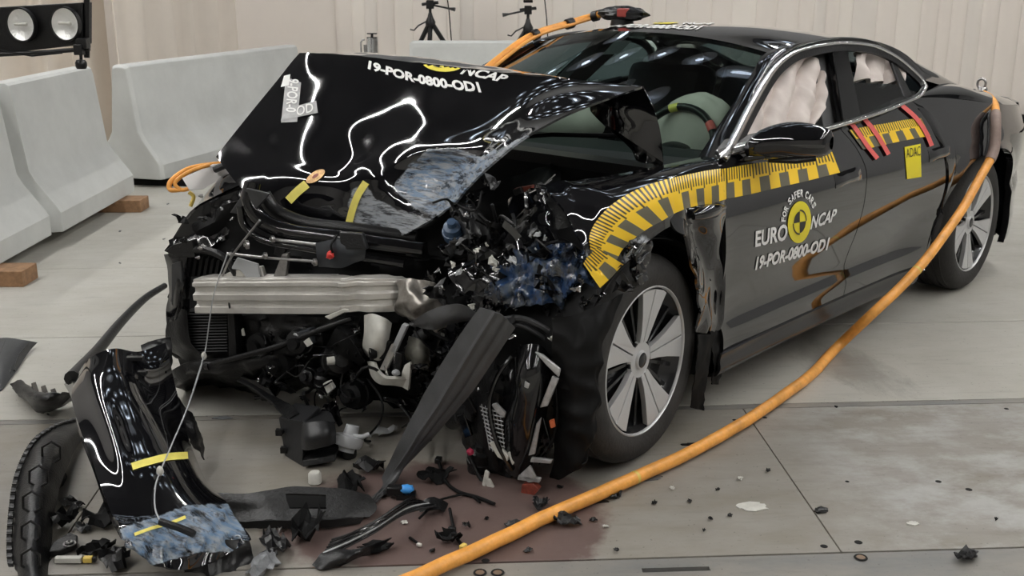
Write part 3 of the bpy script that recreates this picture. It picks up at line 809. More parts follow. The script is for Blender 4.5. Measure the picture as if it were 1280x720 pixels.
# middle pillar: gloss blade outside, soft grey padding inside
def quadT(name, px, off, m, th=.02, sgn=1):
    pts = [Tp(*p, off) for p in px]; pts = [Vector((p.x, sgn*p.y, p.z)) for p in pts]
    return M().quadprism(pts, Vector((0, -.82*sgn, -.57))*th).build(name, m, car, smooth=False, bevel=.004)
for sg in (1, -1):
    quadT('pillar_blade', [(1040, 56), (1058, 55), (1078, 152), (1055, 158)], .012, GLOSS, .03, sg)
    quadT('pillar_padding', [(1016, 66), (1042, 56), (1056, 158), (1030, 163)], -.05, TRIMG, .05, sg)
# rear side glass lowered half way, fixed quarter glass
quadT('rear_side_glass', [(1063, 103), (1118, 105), (1150, 117), (1148, 121), (1100, 143), (1075, 151)], .0, TINT, .005)
quadT('rear_side_glass', [(1060, 60), (1095, 63), (1120, 74), (1150, 100), (1150, 118), (1100, 143), (1075, 151)], .0, TINT, .005, -1)
quadT('front_side_glass', [(915, 188), (940, 140), (965, 95), (1000, 68), (1040, 60), (1055, 156), (1000, 170)], .0, TINT, .005, -1)
quadT('quarter_frame', [(1112, 72), (1119, 75), (1140, 118), (1132, 126)], .004, BLK, .012)
# -------- door mirror
def mirror_(sgn):
    t = []
    rows = []
    # cross sections from tip (outboard) to root
    secs = [(1.145, .02, .025, -.77, 1.02), (1.13, .055, .05, -.765, 1.02), (1.06, .085, .068, -.755, 1.018), (.98, .10, .074, -.74, 1.012), (.915, .085, .062, -.70, 1.0), (.885, .05, .035, -.665, .99)]
    for y, hx, hz, cx, cz in secs:
        row = []
        for k in range(17):
            q = 2*math.pi*k/16; cxx = math.cos(q); sz = math.sin(q)
            x = cx + hx*(cxx if cxx > 0 else cxx*.45); z = cz + hz*(sz if sz > 0 else sz*.85)
            row.append(Vector((x, sgn*y, z)))
        rows.append(row)
    o = patch('door_mirror', rows, 33, 20, PAINT, car, toward=Vector((6, sgn*3, 1)), solid=0)
    M().quadprism([(-.795, sgn*1.10, .96), (-.795, sgn*.93, .955), (-.78, sgn*.93, 1.06), (-.79, sgn*1.10, 1.065)], (-.006, 0, 0)).build('mirror_glass', CHROME, o)
    M().quadprism([(-.62, sgn*.88, .965), (-.74, sgn*.88, .97), (-.74, sgn*.93, .985), (-.65, sgn*.95, .98)], (0, 0, -.022)).build('mirror_foot', GLOSS, o, bevel=.005)
    low = [[Vector((x, sgn*y, z)) for x in (-.80, -.74, -.68, -.655)] for y, z in ((1.12, .985), (1.03, .955), (.95, .95), (.89, .96))]
    M().tube([(-.745, sgn*1.10, .968), (-.715, sgn*1.04, .955), (-.70, sgn*.94, .95)], .012).build('mirror_base', BLK, o)
    return o
mirror_l = mirror_(1); mirror_(-1)
# -------- door handles, flush, with a dished grip
for sg in (1, -1):
    for hx, d in ((-1.36, front_door if sg > 0 else fdr), (-2.26, rear_door if sg > 0 else rdr)):
        z = .80; b = []
        rows = [[Vector((hx+dx, sg*(S(hx+dx, z+dz)+ (.012 if abs(dz) < .02 and abs(dx) < .1 else .002)), z+dz+.03*(-dx))) for dx in (-.115, -.06, 0, .06, .115)] for dz in (-.028, -.012, .012, .028)]
        patch('door_handle', rows, 14, 8, PAINT, d, toward=Vector((hx, sg*6, 1)), solid=.01)

# -------- wheels
def make_wheel(name, phase):
    w = bpy.data.objects.new(name, None); COL.objects.link(w); w.parent = car
    prof = [(.247, -.012), (.252, .002), (.275, .013), (.305, .016), (.333, .004), (.347, -.014), (.354, -.034)]
    yy = [-.036, -.062, -.066, -.076, -.080, -.112, -.116, -.126, -.130, -.162, -.166, -.176, -.180, -.205]
    for i, y in enumerate(yy): prof.append((.357 if i % 4 in (0, 1) or i > 12 else .349, y))
    prof += [(.354, -.212), (.347, -.228), (.32, -.245), (.28, -.245), (.247, -.232)]
    M().lathe(prof, 72).build('tyre', RUB, w, ang=35)
    M().lathe([(.257, -.004), (.256, .004), (.252, .006), (.2485, .002), (.248, -.006)], 72).build('rim', SILV, w, ang=50)
    M().lathe([(.248, -.005), (.244, -.012), (.236, -.03), (.21, -.055), (.14, -.052), (.10, -.05), (.0, -.05)], 48).build('rim_dish', RIMB, w)
    M().lathe([(0, -.06), (.165, -.06), (.165, -.09), (0, -.09)], 40).build('brake_disc', STEEL, w)
    base = None
    for k in range(5):
        a = R(phase + 72*k)                     # from up towards the car's rear
        rot = Matrix(((math.cos(a), 0, -math.sin(a)), (0, 1, 0), (math.sin(a), 0, math.cos(a))))
        for sd in (-1, 1):
            outl = [(.060, .0025), (.060, .023), (.10, .031), (.15, .047), (.20, .067), (.2285, .079), (.2375, .055), (.2425, .0025)]
            def fy(r): return lerp([(.06, -.018), (.10, -.012), (.18, -.004), (.245, .002)], r)
            n = len(outl)
            fr = [rot @ Vector((sd*t, fy(r), r)) for r, t in outl]; bk = [rot @ Vector((sd*t*.93, fy(r)-.022, r)) for r, t in outl]
            M().add(fr+bk, [tuple(range(n)), tuple(range(n, 2*n))[::-1]]+[(i, (i+1) % n, n+(i+1) % n, n+i) for i in range(n)]).build('spoke', SILV, w, smooth=False, bevel=.0015)
        a2 = a + R(36); rot2 = Matrix(((math.cos(a2), 0, -math.sin(a2)), (0, 1, 0), (math.sin(a2), 0, math.cos(a2))))
        for sd in (-1, 1):
            M().quadprism([rot2 @ Vector(p) for p in ((sd*.006, -.03, .07), (sd*.016, -.03, .07), (sd*.044, -.03, .235), (sd*.030, -.03, .237))], (0, -.02, 0)).build('inner_spoke', RIMB, w, smooth=False)
        M().lathe([(0, .0), (.009, 0), (.011, -.006), (.011, -.03)], 10, 'y', rot2 @ Vector((0, -.022, .058))).build('wheel_bolt', RIMB, w)
    M().lathe([(.0, -.012), (.022, -.012), (.030, -.014), (.033, -.022), (.061, -.021), (.066, -.034)], 32).build('hub_cap', SILV, w)
    M().lathe([(.0, -.0095), (.020, -.0095), (.026, -.013)], 24).build('hub_badge', RIMB, w)
    return w
wf = make_wheel('front_wheel', 11); wf.location = (.0, .925, .357); wf.rotation_euler = (0, 0, .093)
wr = make_wheel('rear_wheel', 40); wr.location = (-2.895, .925, .357)
wr2 = dup(wr, car); wr2.location = (-2.895, -.925, .357); wr2.rotation_euler = (0, 0, math.pi)
wf2 = dup(wf, car); wf2.location = (.0, -.925, .357); wf2.rotation_euler = (0, 0, math.pi)
for nm, x, sg in (('rear_arch_liner', -2.85, 1), ('rear_arch_liner', -2.85, -1), ('front_arch_liner', .0, -1)):
    rows = []
    for y in (.91, .7, .6): rows.append([Vector((x+.42*math.cos(R(a)), sg*y, .36+.37*math.sin(R(a)))) for a in (-12, 20, 60, 90, 120, 160, 192)])
    rows.append([Vector((x+.1*math.cos(R(a)), sg*.58, .36+.1*math.sin(R(a)))) for a in (-12, 20, 60, 90, 120, 160, 192)])
    patch(nm, rows, 24, 10, DBLK, car, solid=.004)
# -------- underbody and firewall
M().box((-1.75, 0, .20), (3.6, 1.66, .06)).build('floor_pan', DBLK, car)
M().quadprism([(-.12, -.68, .2), (-.12, .68, .2), (-.30, .70, .90), (-.30, -.70, .90)], (-.05, 0, 0)).build('firewall', DBLK, car)
# -------- cabin
M().quadprism([(-.32, -.70, .92), (-.85, -.72, .93), (-.85, -.72, .55), (-.40, -.70, .5)], (0, 1.42, 0)).build('dashboard', SEAT, car, bevel=.03)
for y in (-.37, .37):
    M().box((-1.55, y, .50), (.55, .52, .18)).build('front_seat', SEAT, car, bevel=.05)
    rot = Matrix.Rotation(R(-18), 3, 'Y')
    M().box((-1.90, y, .86), (.14, .50, .62), rot).build('seat_back', SEAT, car, bevel=.05)
    M().box((-2.02, y, 1.16), (.10, .28, .16), rot).build('head_rest', SEAT, car, bevel=.04)
M().box((-2.55, 0, .50), (.55, 1.25, .2)).box((-2.85, 0, .82), (.16, 1.25, .55), Matrix.Rotation(R(-22), 3, 'Y')).build('rear_bench', SEAT, car, bevel=.04)
M().box((-1.6, 0, .42), (1.7, .22, .32)).build('centre_console', SEAT, car, bevel=.03)
# steering wheel with two coloured marker tapes, driver bag behind it
swc = Vector((-.93, .37, .90)); swr = Matrix.Rotation(R(68), 3, 'Y')
rim_ = [swc + swr @ Vector((.185*math.cos(q), .185*math.sin(q), 0)) for q in [2*math.pi*i/40 for i in range(41)]]
sw = M().tube(rim_, .016, 10).build('steering_wheel', BLK, car)
M().blob(swc, .07, (1, 1, .5), .05).tube([swc, swc+swr @ Vector((0, .18, 0))], .014).tube([swc, swc+swr @ Vector((0, -.18, 0))], .014).build('wheel_hub', BLK, sw)
def seg(q0, q1): return [swc + swr @ Vector((.185*math.cos(q), .185*math.sin(q), 0)) for q in [R(q0)+(R(q1)-R(q0))*i/6 for i in range(7)]]
M().tube(seg(190, 202), .0185, 10).build('marker_tape', YTAPE, sw); M().tube(seg(122, 134), .0185, 10).build('marker_tape', RTAPE, sw)
M().blob((-1.10, .37, .935), .20, (.55, 1.05, .95), .10, 2.2, 3, 28, 18).build('driver_airbag', BAG, car)
M().blob((-.98, -.36, .98), .27, (.75, 1.1, .62), .12, 2.0, 8, 28, 18).build('passenger_airbag', BAG, car)
def puff(p, u, v):
    return .045*abs(math.sin(u*math.pi*3.3+.6*math.sin(v*3)))**.6 + .03*noise.noise(p*6) + .012*noise.noise(p*17)
bag_rows = [[Tp(*p, -.07) for p in r] for r in (
    [(960, 84), (975, 74), (990, 71), (1005, 73), (1017, 82), (1020, 96)],
    [(944, 110), (962, 100), (980, 96), (998, 96), (1014, 102), (1021, 116)],
    [(930, 142), (950, 132), (972, 126), (992, 122), (1012, 124), (1022, 136)],
    [(918, 172), (940, 164), (962, 158), (985, 150), (1005, 148), (1016, 150)],
    [(912, 196), (935, 190), (955, 184), (975, 178), (992, 172), (1004, 168)])]
patch('curtain_airbag', bag_rows, 60, 50, BAG, car, disp=puff, solid=.02)
bag2 = [[Tp(*p, -.07) for p in r] for r in (
    [(1064, 68), (1080, 66), (1096, 72), (1106, 80), (1114, 88)], [(1062, 82), (1080, 80), (1098, 84), (1110, 90), (1118, 96)], [(1064, 104), (1080, 106), (1098, 106), (1110, 107), (1120, 108)])]
patch('curtain_airbag', bag2, 40, 24, BAG, car, disp=puff, solid=.02)
# windscreen fittings
ws_bvh = bvh_of([windscreen])
decal_quad('windscreen_sensor', quad((752, 65), (772, 64), (769, 47), (789, 48)), ws_bvh, GRY, car, 3, 3, -.012)
def wiper(y0, y1):
    a, b = Vector((-.30+.16*(1-abs(y0)), y0, .995)), Vector((-.36, y1, 1.03))
    M().tube([a, a.lerp(b, .5)+V(0, 0, .012), b], .009, 6).tube([a+V(0, 0, -.03), a+V(0, 0, .012)], .018).build('wiper', BLK, car)
wiper(.05, .52); wiper(-.6, -.08)
# ============================================================ bonnet folded up by the impact
def scuffed(name, spots, base=(.004, .004, .005), blue=(.10, .26, .48), pale=(.55, .58, .62), amount=1.0, stretch=(9, 30, 9)):
    """black paint rubbed through in patches; spots = (centre, radius, blueness) in the part's own frame"""
    m = PAINT.copy(); m.name = name; MATS[name] = m; nt = m.node_tree; b = nt.nodes['Principled BSDF']
    tc = N(nt, 'ShaderNodeTexCoord')
    def nz(sc, st, det=8, rg=.7):
        mp = N(nt, 'ShaderNodeMapping'); mp.inputs['Scale'].default_value = st; mp.inputs['Rotation'].default_value = (-.7, 0, .2)
        nt.links.new(tc.outputs['Object'], mp.inputs[0]); n = N(nt, 'ShaderNodeTexNoise'); n.inputs['Scale'].default_value = sc
        n.inputs['Detail'].default_value = det; n.inputs['Roughness'].default_value = rg; nt.links.new(mp.outputs[0], n.inputs['Vector']); return n.outputs['Fac']
    n1, n2, n3 = nz(1, stretch), nz(2.2, stretch), nz(9, (1, 1, 1))
    mask = None; bl = None
    if spots is None:
        at = N(nt, 'ShaderNodeAttribute'); at.attribute_name = 'worn'; sp = N(nt, 'ShaderNodeSeparateColor'); nt.links.new(at.outputs['Color'], sp.inputs[0])
        mr = N(nt, 'ShaderNodeMapRange'); mr.inputs[1].default_value = .42; mr.inputs[2].default_value = .55
        nt.links.new(math_(nt, 'ADD', sp.outputs[0], math_(nt, 'MULTIPLY', math_(nt, 'ADD', nz(14, (1, 1, 1)), -.5), 1.1)), mr.inputs[0])
        mask = math_(nt, 'MULTIPLY', mr.outputs[0], math_(nt, 'GREATER_THAN', sp.outputs[0], .02)); bl = sp.outputs[1]; spots = []
    for c, r, bb in spots:
        vm = N(nt, 'ShaderNodeVectorMath'); vm.operation = 'DISTANCE'; nt.links.new(tc.outputs['Object'], vm.inputs[0]); vm.inputs[1].default_value = c
        d = math_(nt, 'ADD', math_(nt, 'DIVIDE', vm.outputs['Value'], r), math_(nt, 'MULTIPLY', math_(nt, 'ADD', n3, -.5), .7))
        mr = N(nt, 'ShaderNodeMapRange'); mr.inputs[1].default_value = 1.05; mr.inputs[2].default_value = .8; nt.links.new(d, mr.inputs[0])
        mask = mr.outputs[0] if mask is None else math_(nt, 'MAXIMUM', mask, mr.outputs[0])
        q = math_(nt, 'MULTIPLY', mr.outputs[0], bb); bl = q if bl is None else math_(nt, 'MAXIMUM', bl, q)
    def ramp(f, a, c):
        r = N(nt, 'ShaderNodeMapRange'); r.inputs[1].default_value = a; r.inputs[2].default_value = c; nt.links.new(f, r.inputs[0]); return r.outputs[0]
    worn = math_(nt, 'MULTIPLY', math_(nt, 'MULTIPLY', mask, ramp(n1, .37, .50)), amount)
    tone = mix_(nt, math_(nt, 'MULTIPLY', bl, ramp(n2, .42, .56)), pale, blue)
    tone = mix_(nt, ramp(nz(1.7, stretch), .62, .50), (.02, .02, .025), tone)
    nt.links.new(mix_(nt, worn, base, tone), b.inputs['Base Color'])
    rr = N(nt, 'ShaderNodeMapRange'); rr.inputs[3].default_value = .06; rr.inputs[4].default_value = .5; nt.links.new(worn, rr.inputs[0]); nt.links.new(rr.outputs[0], b.inputs['Roughness'])
    nt.links.new(math_(nt, 'SUBTRACT', 1.0, worn), b.inputs['Coat Weight'])
    bp = N(nt, 'ShaderNodeBump'); bp.inputs['Strength'].default_value = .25; bp.inputs['Distance'].default_value = .004
    nt.links.new(math_(nt, 'MULTIPLY', worn, n2), bp.inputs['Height']); nt.links.new(bp.outputs[0], b.inputs['Normal'])
    return m
HY = [-.66, -.48, -.29, -.09, .12, .31, .50, .645]
def hrow(px, ys): return [Yp(a, b, y) for (a, b), y in zip(px, ys)]
hr = [
 hrow([(375, 67), (425, 69), (480, 74), (540, 81), (605, 88), (675, 95), (745, 102), (804, 108)], HY),
 hrow([(353, 93), (402, 98), (457, 107), (517, 118), (578, 124), (640, 125), (700, 122), (757, 124)], HY),
 hrow([(329, 122), (375, 132), (430, 143), (490, 154), (552, 158), (608, 155), (660, 149), (706, 144)], [-.66, -.49, -.30, -.10, .10, .29, .47, .62]),
 hrow([(306, 150), (350, 165), (405, 181), (465, 190), (528, 184), (585, 180), (625, 176), (657, 171)], [-.66, -.49, -.31, -.12, .10, .29, .45, .585]),
 hrow([(289, 171), (330, 192), (385, 207), (440, 216), (506, 212), (562, 208), (600, 202), (627, 194)], [-.66, -.50, -.32, -.14, .05, .23, .40, .54]),
 hrow([(279, 184), (317, 214), (368, 224), (418, 233), (475, 244), (528, 242), (567, 234), (594, 224)], [-.66, -.50, -.34, -.18, -.01, .16, .31, .45]),
 hrow([(270, 196), (306, 238), (352, 258), (397, 272), (440, 286), (489, 297), (532, 277), (566, 256)], [-.66, -.50, -.36, -.23, -.09, .07, .22, .36]),
]
DENTS = []
def dent(px, py, y, r, d): DENTS.append((Yp(px, py, y), r, d))
dent(545, 225, .12, .15, -.055)      # the scooped, rubbed-through hollow
dent(470, 205, -.06, .13, .022); dent(388, 88, -.60, .10, .012); dent(390, 150, -.40, .20, .014); dent(440, 190, -.2, .10, -.012)
dent(525, 140, .0, .14, .014); dent(330, 185, -.52, .12, -.010); dent(640, 135, .3, .16, -.010); dent(430, 255, -.15, .07, .010)
HA, HF, HS = .027, 2.6, Vector((2.2, 8.8, 4.4))
def hood_disp(p, u, v):
    d = sum(a*math.exp(-((p-c).length/r)**2*1.6) for c, r, a in DENTS)
    q = p*4.2 + Vector((1.3, 4.1, .2))
    e = min(1, 5*u, 5*(1-u), 4*v+.15)
    return d + e*(HA*noise.noise(p*HF+HS) + .002*noise.noise(p*6.5)) + (.003*noise.noise(p*30)*min(1, (v-.72)*6) if v > .72 and u > .45 else 0)
HOODM = scuffed('bonnet_paint', None, blue=(.06, .15, .28), pale=(.30, .315, .33), stretch=(20, 4, 40), amount=.92)
hood = sheet('bonnet', gridpts(hr, 110, 90), HOODM, car, hood_disp, toward=CC+Vector((0, 0, 2)), solid=.007, ang=180)
wear_attr(hood, [([(492, 234), (512, 206), (540, 184), (575, 187), (600, 196), (626, 184), (612, 208), (596, 226), (578, 250), (550, 270), (520, 262)], .75),
    ([(440, 238), (456, 230), (470, 250), (500, 264), (545, 274), (575, 252), (566, 262), (490, 300), (450, 292), (436, 270)], .12), ([(600, 196), (640, 178), (660, 166), (664, 172), (640, 186), (604, 214)], .3)], to_world)
# rear part, bent down behind the ridge towards the hinges
ridge = [hr[0][i] for i in range(8)]
rb = [(-.30, -.62, 1.20), (-.28, -.46, 1.22), (-.34, -.28, 1.21), (-.42, -.09, 1.19), (-.46, .12, 1.16), (-.44, .30, 1.135)]
r_mid = [Vector(p).lerp(ridge[i], .5)+V(-.02, 0, .03) for i, p in enumerate(rb)] + [Yp(752, 120, .50), Yp(822, 150, .66)]
r_end = [Vector(p) for p in rb] + [Yp(748, 147, .46), Yp(829, 203, .70)]
inner_ = [Vector(p)+V(-.01, 0, -.02) for p in rb] + [Yp(778, 176, .51), Yp(803, 203, .62)]
rr_ = gridpts([ridge, r_mid, r_end], 70, 20)
sheet('bonnet_rear', rr_, PAINT, car, crinkle(.004, 7), toward=Vector((-2, 0, 6)), solid=.006)
# the black inner frame of the bonnet, seen under its raised left edge
fr_ = [[ridge[7]+V(-.01, -.012, -.012), Yp(822, 150, .655), Yp(829, 203, .69), Yp(822, 206, .67)],
       [ridge[7]+V(-.02, -.05, -.02), Yp(806, 150, .62), Yp(812, 190, .645), Yp(810, 204, .65)],
       [ridge[6]+V(-.02, .0, -.01), Yp(780, 150, .56), Yp(797, 190, .60), Yp(801, 203, .62)],
       [Yp(738, 138, .45), Yp(760, 160, .50), Yp(785, 180, .56), Yp(796, 200, .60)]]
patch('bonnet_inner_frame', fr_, 24, 20, GLOSS, car, disp=crinkle(.006, 9, 2), solid=.006)
hin = M().tube([Yp(808, 175, .61), Yp(818, 200, .65), Vector((-.42, .70, .90))], .014, 8).build('bonnet_hinge', BLK, car)
hb = bvh_of([hood])
# ---- lettering on the bonnet, seen upside towards the screen
def hq(u0, v0): pass
decal_text('bonnet_lettering', '19-POR-0800-OD1', lambda u, v: (458+u*146+(1-v)*2-6*v*u, 78+28*u+5*math.sin(u*3.1)+(1-v)*9-v*3+2*u*(1-v)), hb, DECW, hood, .25, .045)
decal_text('bonnet_lettering', 'NCAP', quad((575, 93), (630, 104), (583, 82), (637, 95)), hb, DECW, hood, .15, .035)
def disc_mesh(n=28, k=6):
    vs = [(0, 0, 0)]; fs = []
    for j in range(1, k+1): vs += [(math.cos(2*math.pi*i/n)*j/k, math.sin(2*math.pi*i/n)*j/k, 0) for i in range(n)]
    fs = [(0, 1+i, 1+(i+1) % n) for i in range(n)]
    for j in range(k-1): fs += [(1+j*n+i, 1+(j+1)*n+i, 1+(j+1)*n+(i+1) % n, 1+j*n+(i+1) % n) for i in range(n)]
    me = bpy.data.meshes.new('disc'); me.from_pydata(vs, [], fs); return me
def sector_mesh(a0, a1, r0, r1, n=10):
    vs, fs = [], []
    for i in range(n+1):
        a = R(a0+(a1-a0)*i/n)
        for r in (r0, (r0+r1)/2, r1): vs.append((r*math.cos(a), r*math.sin(a), 0))
    for i in range(n): fs += [(i*3, i*3+1, i*3+4, i*3+3), (i*3+1, i*3+2, i*3+5, i*3+4)]
    me = bpy.data.meshes.new('sector'); me.from_pydata(vs, [], fs); return me
def raw_decal(me, fn, bvh, off):
    """fn maps the mesh's own x,y to a pixel"""
    bad = []; bm = bmesh.new(); bm.from_mesh(me)
    for v in bm.verts:
        p = onto(bvh, *fn(v.co.x, v.co.y), off)
        if p is None: bad.append(v)
        else: v.co = p
    bmesh.ops.delete(bm, geom=bad, context='VERTS')
    for f in bm.faces:
        if f.normal.dot(CC-f.calc_center_median()) < 0: f.normal_flip()
    bm.to_mesh(me); bm.free(); return me
def crash_logo(fn, bvh, parent, off=.003):
    """yellow disc quartered in black"""
    link('emblem_disc', raw_decal(disc_mesh(), fn, bvh, off), DECY, parent, False)
    for a in (90, 270): link('emblem_quarter', raw_decal(sector_mesh(a, a+90, .02, .52), fn, bvh, off+.0015), DECK, parent, False)
    for a in (0, 180): link('emblem_quarter', raw_decal(sector_mesh(a, a+90, .52, .60), fn, bvh, off+.0015), DECK, parent, False)
crash_logo(lambda x, y: (554+26*x+3*y, 79-11*y+2.5*x), hb, hood)
# torn label at the left, crest badge, three strips of yellow tape
SILT = mat('silver_label', (.42, .42, .42), .4, noise_amt=.3, nscale=30)
decal_quad('torn_label', quad((352, 154), (372, 153), (358, 97), (377, 104)), hb, SILT, hood, 6, 8, .004)
decal_quad('torn_label', quad((352, 152), (398, 142), (356, 138), (396, 127)), hb, SILT, hood, 8, 4, .006)
decal_quad('torn_label', quad((352, 110), (362, 108), (356, 96), (364, 94)), hb, DECW, hood, 4, 4, .006)
decal_text('label_lettering', '9-POR-0', quad((361, 99), (358, 141), (375, 101), (371, 142)), hb, DECW, hood, 0, .02, off=.007)
decal_text('label_lettering', 'OD', quad((372, 147), (393, 141), (372, 135), (392, 130)), hb, DECW, hood, 0, .01, off=.009)
def crest(x, y): return (395+11*x+4*y, 221-8*y-3*x)
link('crest_badge', raw_decal(disc_mesh(20, 3), crest, hb, .005), mat('crest_gold', (.62, .38, .18), .35, metal=.6, noise_amt=.5, nscale=120), hood, False)
link('crest_badge', raw_decal(sector_mesh(0, 360, .0, .35, 12), crest, hb, .007), REDB, hood, False)
def fold_strip(name, pts, w, m, parent, bvh, off=.004, n=14): return decal_quad(name, strip_px(pts, w), bvh, m, parent, n, 2, off)
fold_strip('yellow_tape_strip', [(361, 251), (372, 240), (384, 230)], 11, YTAPE, hood, hb)
fold_strip('yellow_tape_strip', [(436, 282), (441, 262), (448, 244), (458, 228)], 9, YTAPE, hood, hb)

# ============================================================ left front wing, pushed back and buckled
wr_ = [
 [(672, 233, .70), (694, 252, .80), (716, 285, .88), (732, 318, .92), (748, 345, .94)],
 [(706, 227, .73), (730, 238, .82), (752, 262, .91), (768, 296, .95), (783, 326, .955)],
 [(745, 222, .745), (774, 228, .84), (795, 246, .93), (806, 270, .96), (812, 300, .965)],
 [(790, 214, .755), (814, 218, .86), (828, 232, .935), (834, 252, .965), (840, 282, .968)],
 [(830, 206, .765), (842, 211, .865), (849, 228, .94), (853, 252, .955), (855, 282, .955)],
 [(858, 200, .77), (870, 205, .87), (877, 224, .938), (881, 250, .95), (882, 275, .93)],
 [(884, 195, .78), (896, 201, .88), (902, 220, .94), (906, 245, .952), (906.5, 262, .95)],
]
wrow = [[Yp(*p) for p in c] for c in wr_]
def wing_disp(p, u, v):
    k = max(0, v-.0)
    front = max(0, 1-3.2*v) if v < .31 else 0
    return front*(.014*noise.noise(p*11)+.010*(1-2*abs(noise.noise(p*8)))) + (.012*math.exp(-((u-.85)/.12)**2)*math.sin(v*22) if v > .55 else 0)
WINGM = scuffed('wing_paint', [(Yp(740, 350, .93), .10, .7), (Yp(795, 320, .95), .07, .0)], stretch=(20, 20, 20))
wing = sheet('front_wing', gridpts(wrow, 50, 80), WINGM, car, wing_disp, toward=Vector((-.2, 6, 2)), solid=.008)
# lower rear part of the wing between wheel and door
lw = [
 [(836, 270, .966), (858, 258, .955), (882, 255, .95), (906.5, 258, .952)],
 [(842, 288, .97), (862, 280, .95), (884, 274, .965), (907, 276, .952)],
 [(856, 305, .97), (868, 303, .93), (886, 300, .935), (907, 304, .948)],
 [(866, 338, .965), (876, 336, .93), (890, 334, .925), (907, 340, .945)],
 [(872, 375, .955), (882, 374, .935), (894, 372, .915), (906, 374, .935)],
 [(874, 400, .945), (884, 402, .93), (894, 401, .915), (904, 398, .925)],
 [(870, 415, .93), (880, 416, .925), (890, 415, .915), (900, 412, .92)],
]
def lw_disp(p, u, v):
    return .014*math.sin(u*9+v*4)*math.exp(-((v-.25)/.22)**2) + .010*(1-2.4*abs(noise.noise(p*9+Vector((5, 2, 1)))))*min(1, 3*v)*(.4+.6*(1-u))
wing_low = sheet('wing_lower_panel', gridpts([[Yp(*p) for p in r] for r in lw], 44, 60), PAINT, car, lw_disp, toward=Vector((-.3, 6, 1)), solid=.008)
# rolled dent between tape and door, a fold of sheet metal
M().tube(spline([Yp(866, 270, .955), Yp(880, 266, .968), Yp(894, 262, .968), Yp(905, 259, .955)], 12), .02, 14, rad=[.008+.016*math.sin(math.pi*min(1, .12+.85*i/11)) for i in range(12)]).build('wing_fold', PAINT, car)
# silver bits standing in for white glints where the wing split above the wheel
GLINT = mat('glint_silver', (.5, .53, .56), .2, metal=.4, nscale=55, col2=(.005, .005, .006))
trows = [[Yp(786, 298, .975), Yp(800, 306, .98), Yp(812, 300, .985)], [Yp(782, 312, .96), Yp(797, 320, .99), Yp(808, 318, .985)], [Yp(790, 330, .955), Yp(800, 338, .98), Yp(806, 334, .97)], [Yp(794, 352, .94), Yp(801, 354, .95), Yp(806, 348, .94)]]
patch('torn_edge', trows, 16, 18, PAINT, car, disp=crinkle(.020, 16, 4), solid=.003, ang=12)
for k, (px, py) in enumerate(((790, 305), (797, 316), (803, 309), (800, 330), (794, 338), (806, 322), (788, 320), (799, 348))):
    q = Yp(px, py, .995); r_ = random.Random(k+40)
    M().add([q, q+V(r_.uniform(.01, .03), .004, r_.uniform(-.015, .02)), q+V(r_.uniform(-.02, .01), .008, r_.uniform(.012, .03)), q+V(.004, -.012, .004)], [(0, 1, 2), (0, 3, 1), (1, 3, 2), (2, 3, 0)]).build('pale_flake', GLINT, car, smooth=False)

# ============================================================ yellow ruler tape with grey blocks along wing and doors
def tape_mat(name, period, ticks):
    m = bpy.data.materials.new(name); m.use_nodes = True; nt = m.node_tree; b = nt.nodes['Principled BSDF']; MATS[name] = m
    uv = N(nt, 'ShaderNodeUVMap'); uv.uv_map = 'ruler'; sep = N(nt, 'ShaderNodeSeparateXYZ'); nt.links.new(uv.outputs[0], sep.inputs[0]); u, v = sep.outputs[0], sep.outputs[1]
    fu = math_(nt, 'FRACT', u); half = math_(nt, 'LESS_THAN', fu, .5)
    low = math_(nt, 'LESS_THAN', v, .52); blocks_ = math_(nt, 'MULTIPLY', half, low)
    ft = math_(nt, 'FRACT', math_(nt, 'MULTIPLY', u, ticks)); tick = math_(nt, 'LESS_THAN', ft, .46)
    # every fifth tick reaches lower
    f5 = math_(nt, 'LESS_THAN', math_(nt, 'FRACT', math_(nt, 'MULTIPLY', u, ticks/5)), .2)
    lim = math_(nt, 'SUBTRACT', .60, math_(nt, 'MULTIPLY', f5, .09))
    tk = math_(nt, 'MULTIPLY', tick, math_(nt, 'GREATER_THAN', v, lim))
    c = mix_(nt, blocks_, (.90, .58, .03), (.13, .12, .085)); c = mix_(nt, tk, c, (.06, .045, .02))
    nt.links.new(c, b.inputs['Base Color']); b.inputs['Roughness'].default_value = .38
    return m
TAPEM = tape_mat('ruler_tape', 1, 6)
def ruler(name, top, bot, periods, bvh, n, off=.004, fb=None, parent=None, u0=0):
    t, l = spline([(a, b, 0) for a, b in top], n+1), spline([(a, b, 0) for a, b in bot], n+1)
    vs, uv, k = [], [], 8
    for j in range(k+1):
        for i in range(n+1):
            f = j/k; q = l[i].lerp(t[i], f); p = onto(bvh, q.x, q.y, off, fb); vs.append(p); uv.append((u0+periods*i/n, f))
    # keep the film smooth where it bridges dents
    fs = [(j*(n+1)+i, j*(n+1)+i+1, (j+1)*(n+1)+i+1, (j+1)*(n+1)+i) for j in range(k) for i in range(n)]
    fs = [f for f in fs if all(vs[q] is not None for q in f)]
    vs = [p if p is not None else Vector((0, 0, 0)) for p in vs]
    for f_i, f in enumerate(fs):
        nn = (vs[f[1]]-vs[f[0]]).cross(vs[f[2]]-vs[f[0]])
        if nn.dot(CC-vs[f[0]]) < 0: fs[f_i] = f[::-1]
    me = bpy.data.meshes.new(name); me.from_pydata([tuple(p) for p in vs], [], fs); l_ = me.uv_layers.new(name='ruler')
    for poly in me.polygons:
        for li in poly.loop_indices: l_.data[li].uv = uv[me.loops[li].vertex_index]
    return link(name, me, TAPEM, parent or car, True)
side_bvh = bvh_of([wing, wing_low, front_door, rear_door, quarter_l])
fbk = lambda px, py: Yp(px, py, .962)
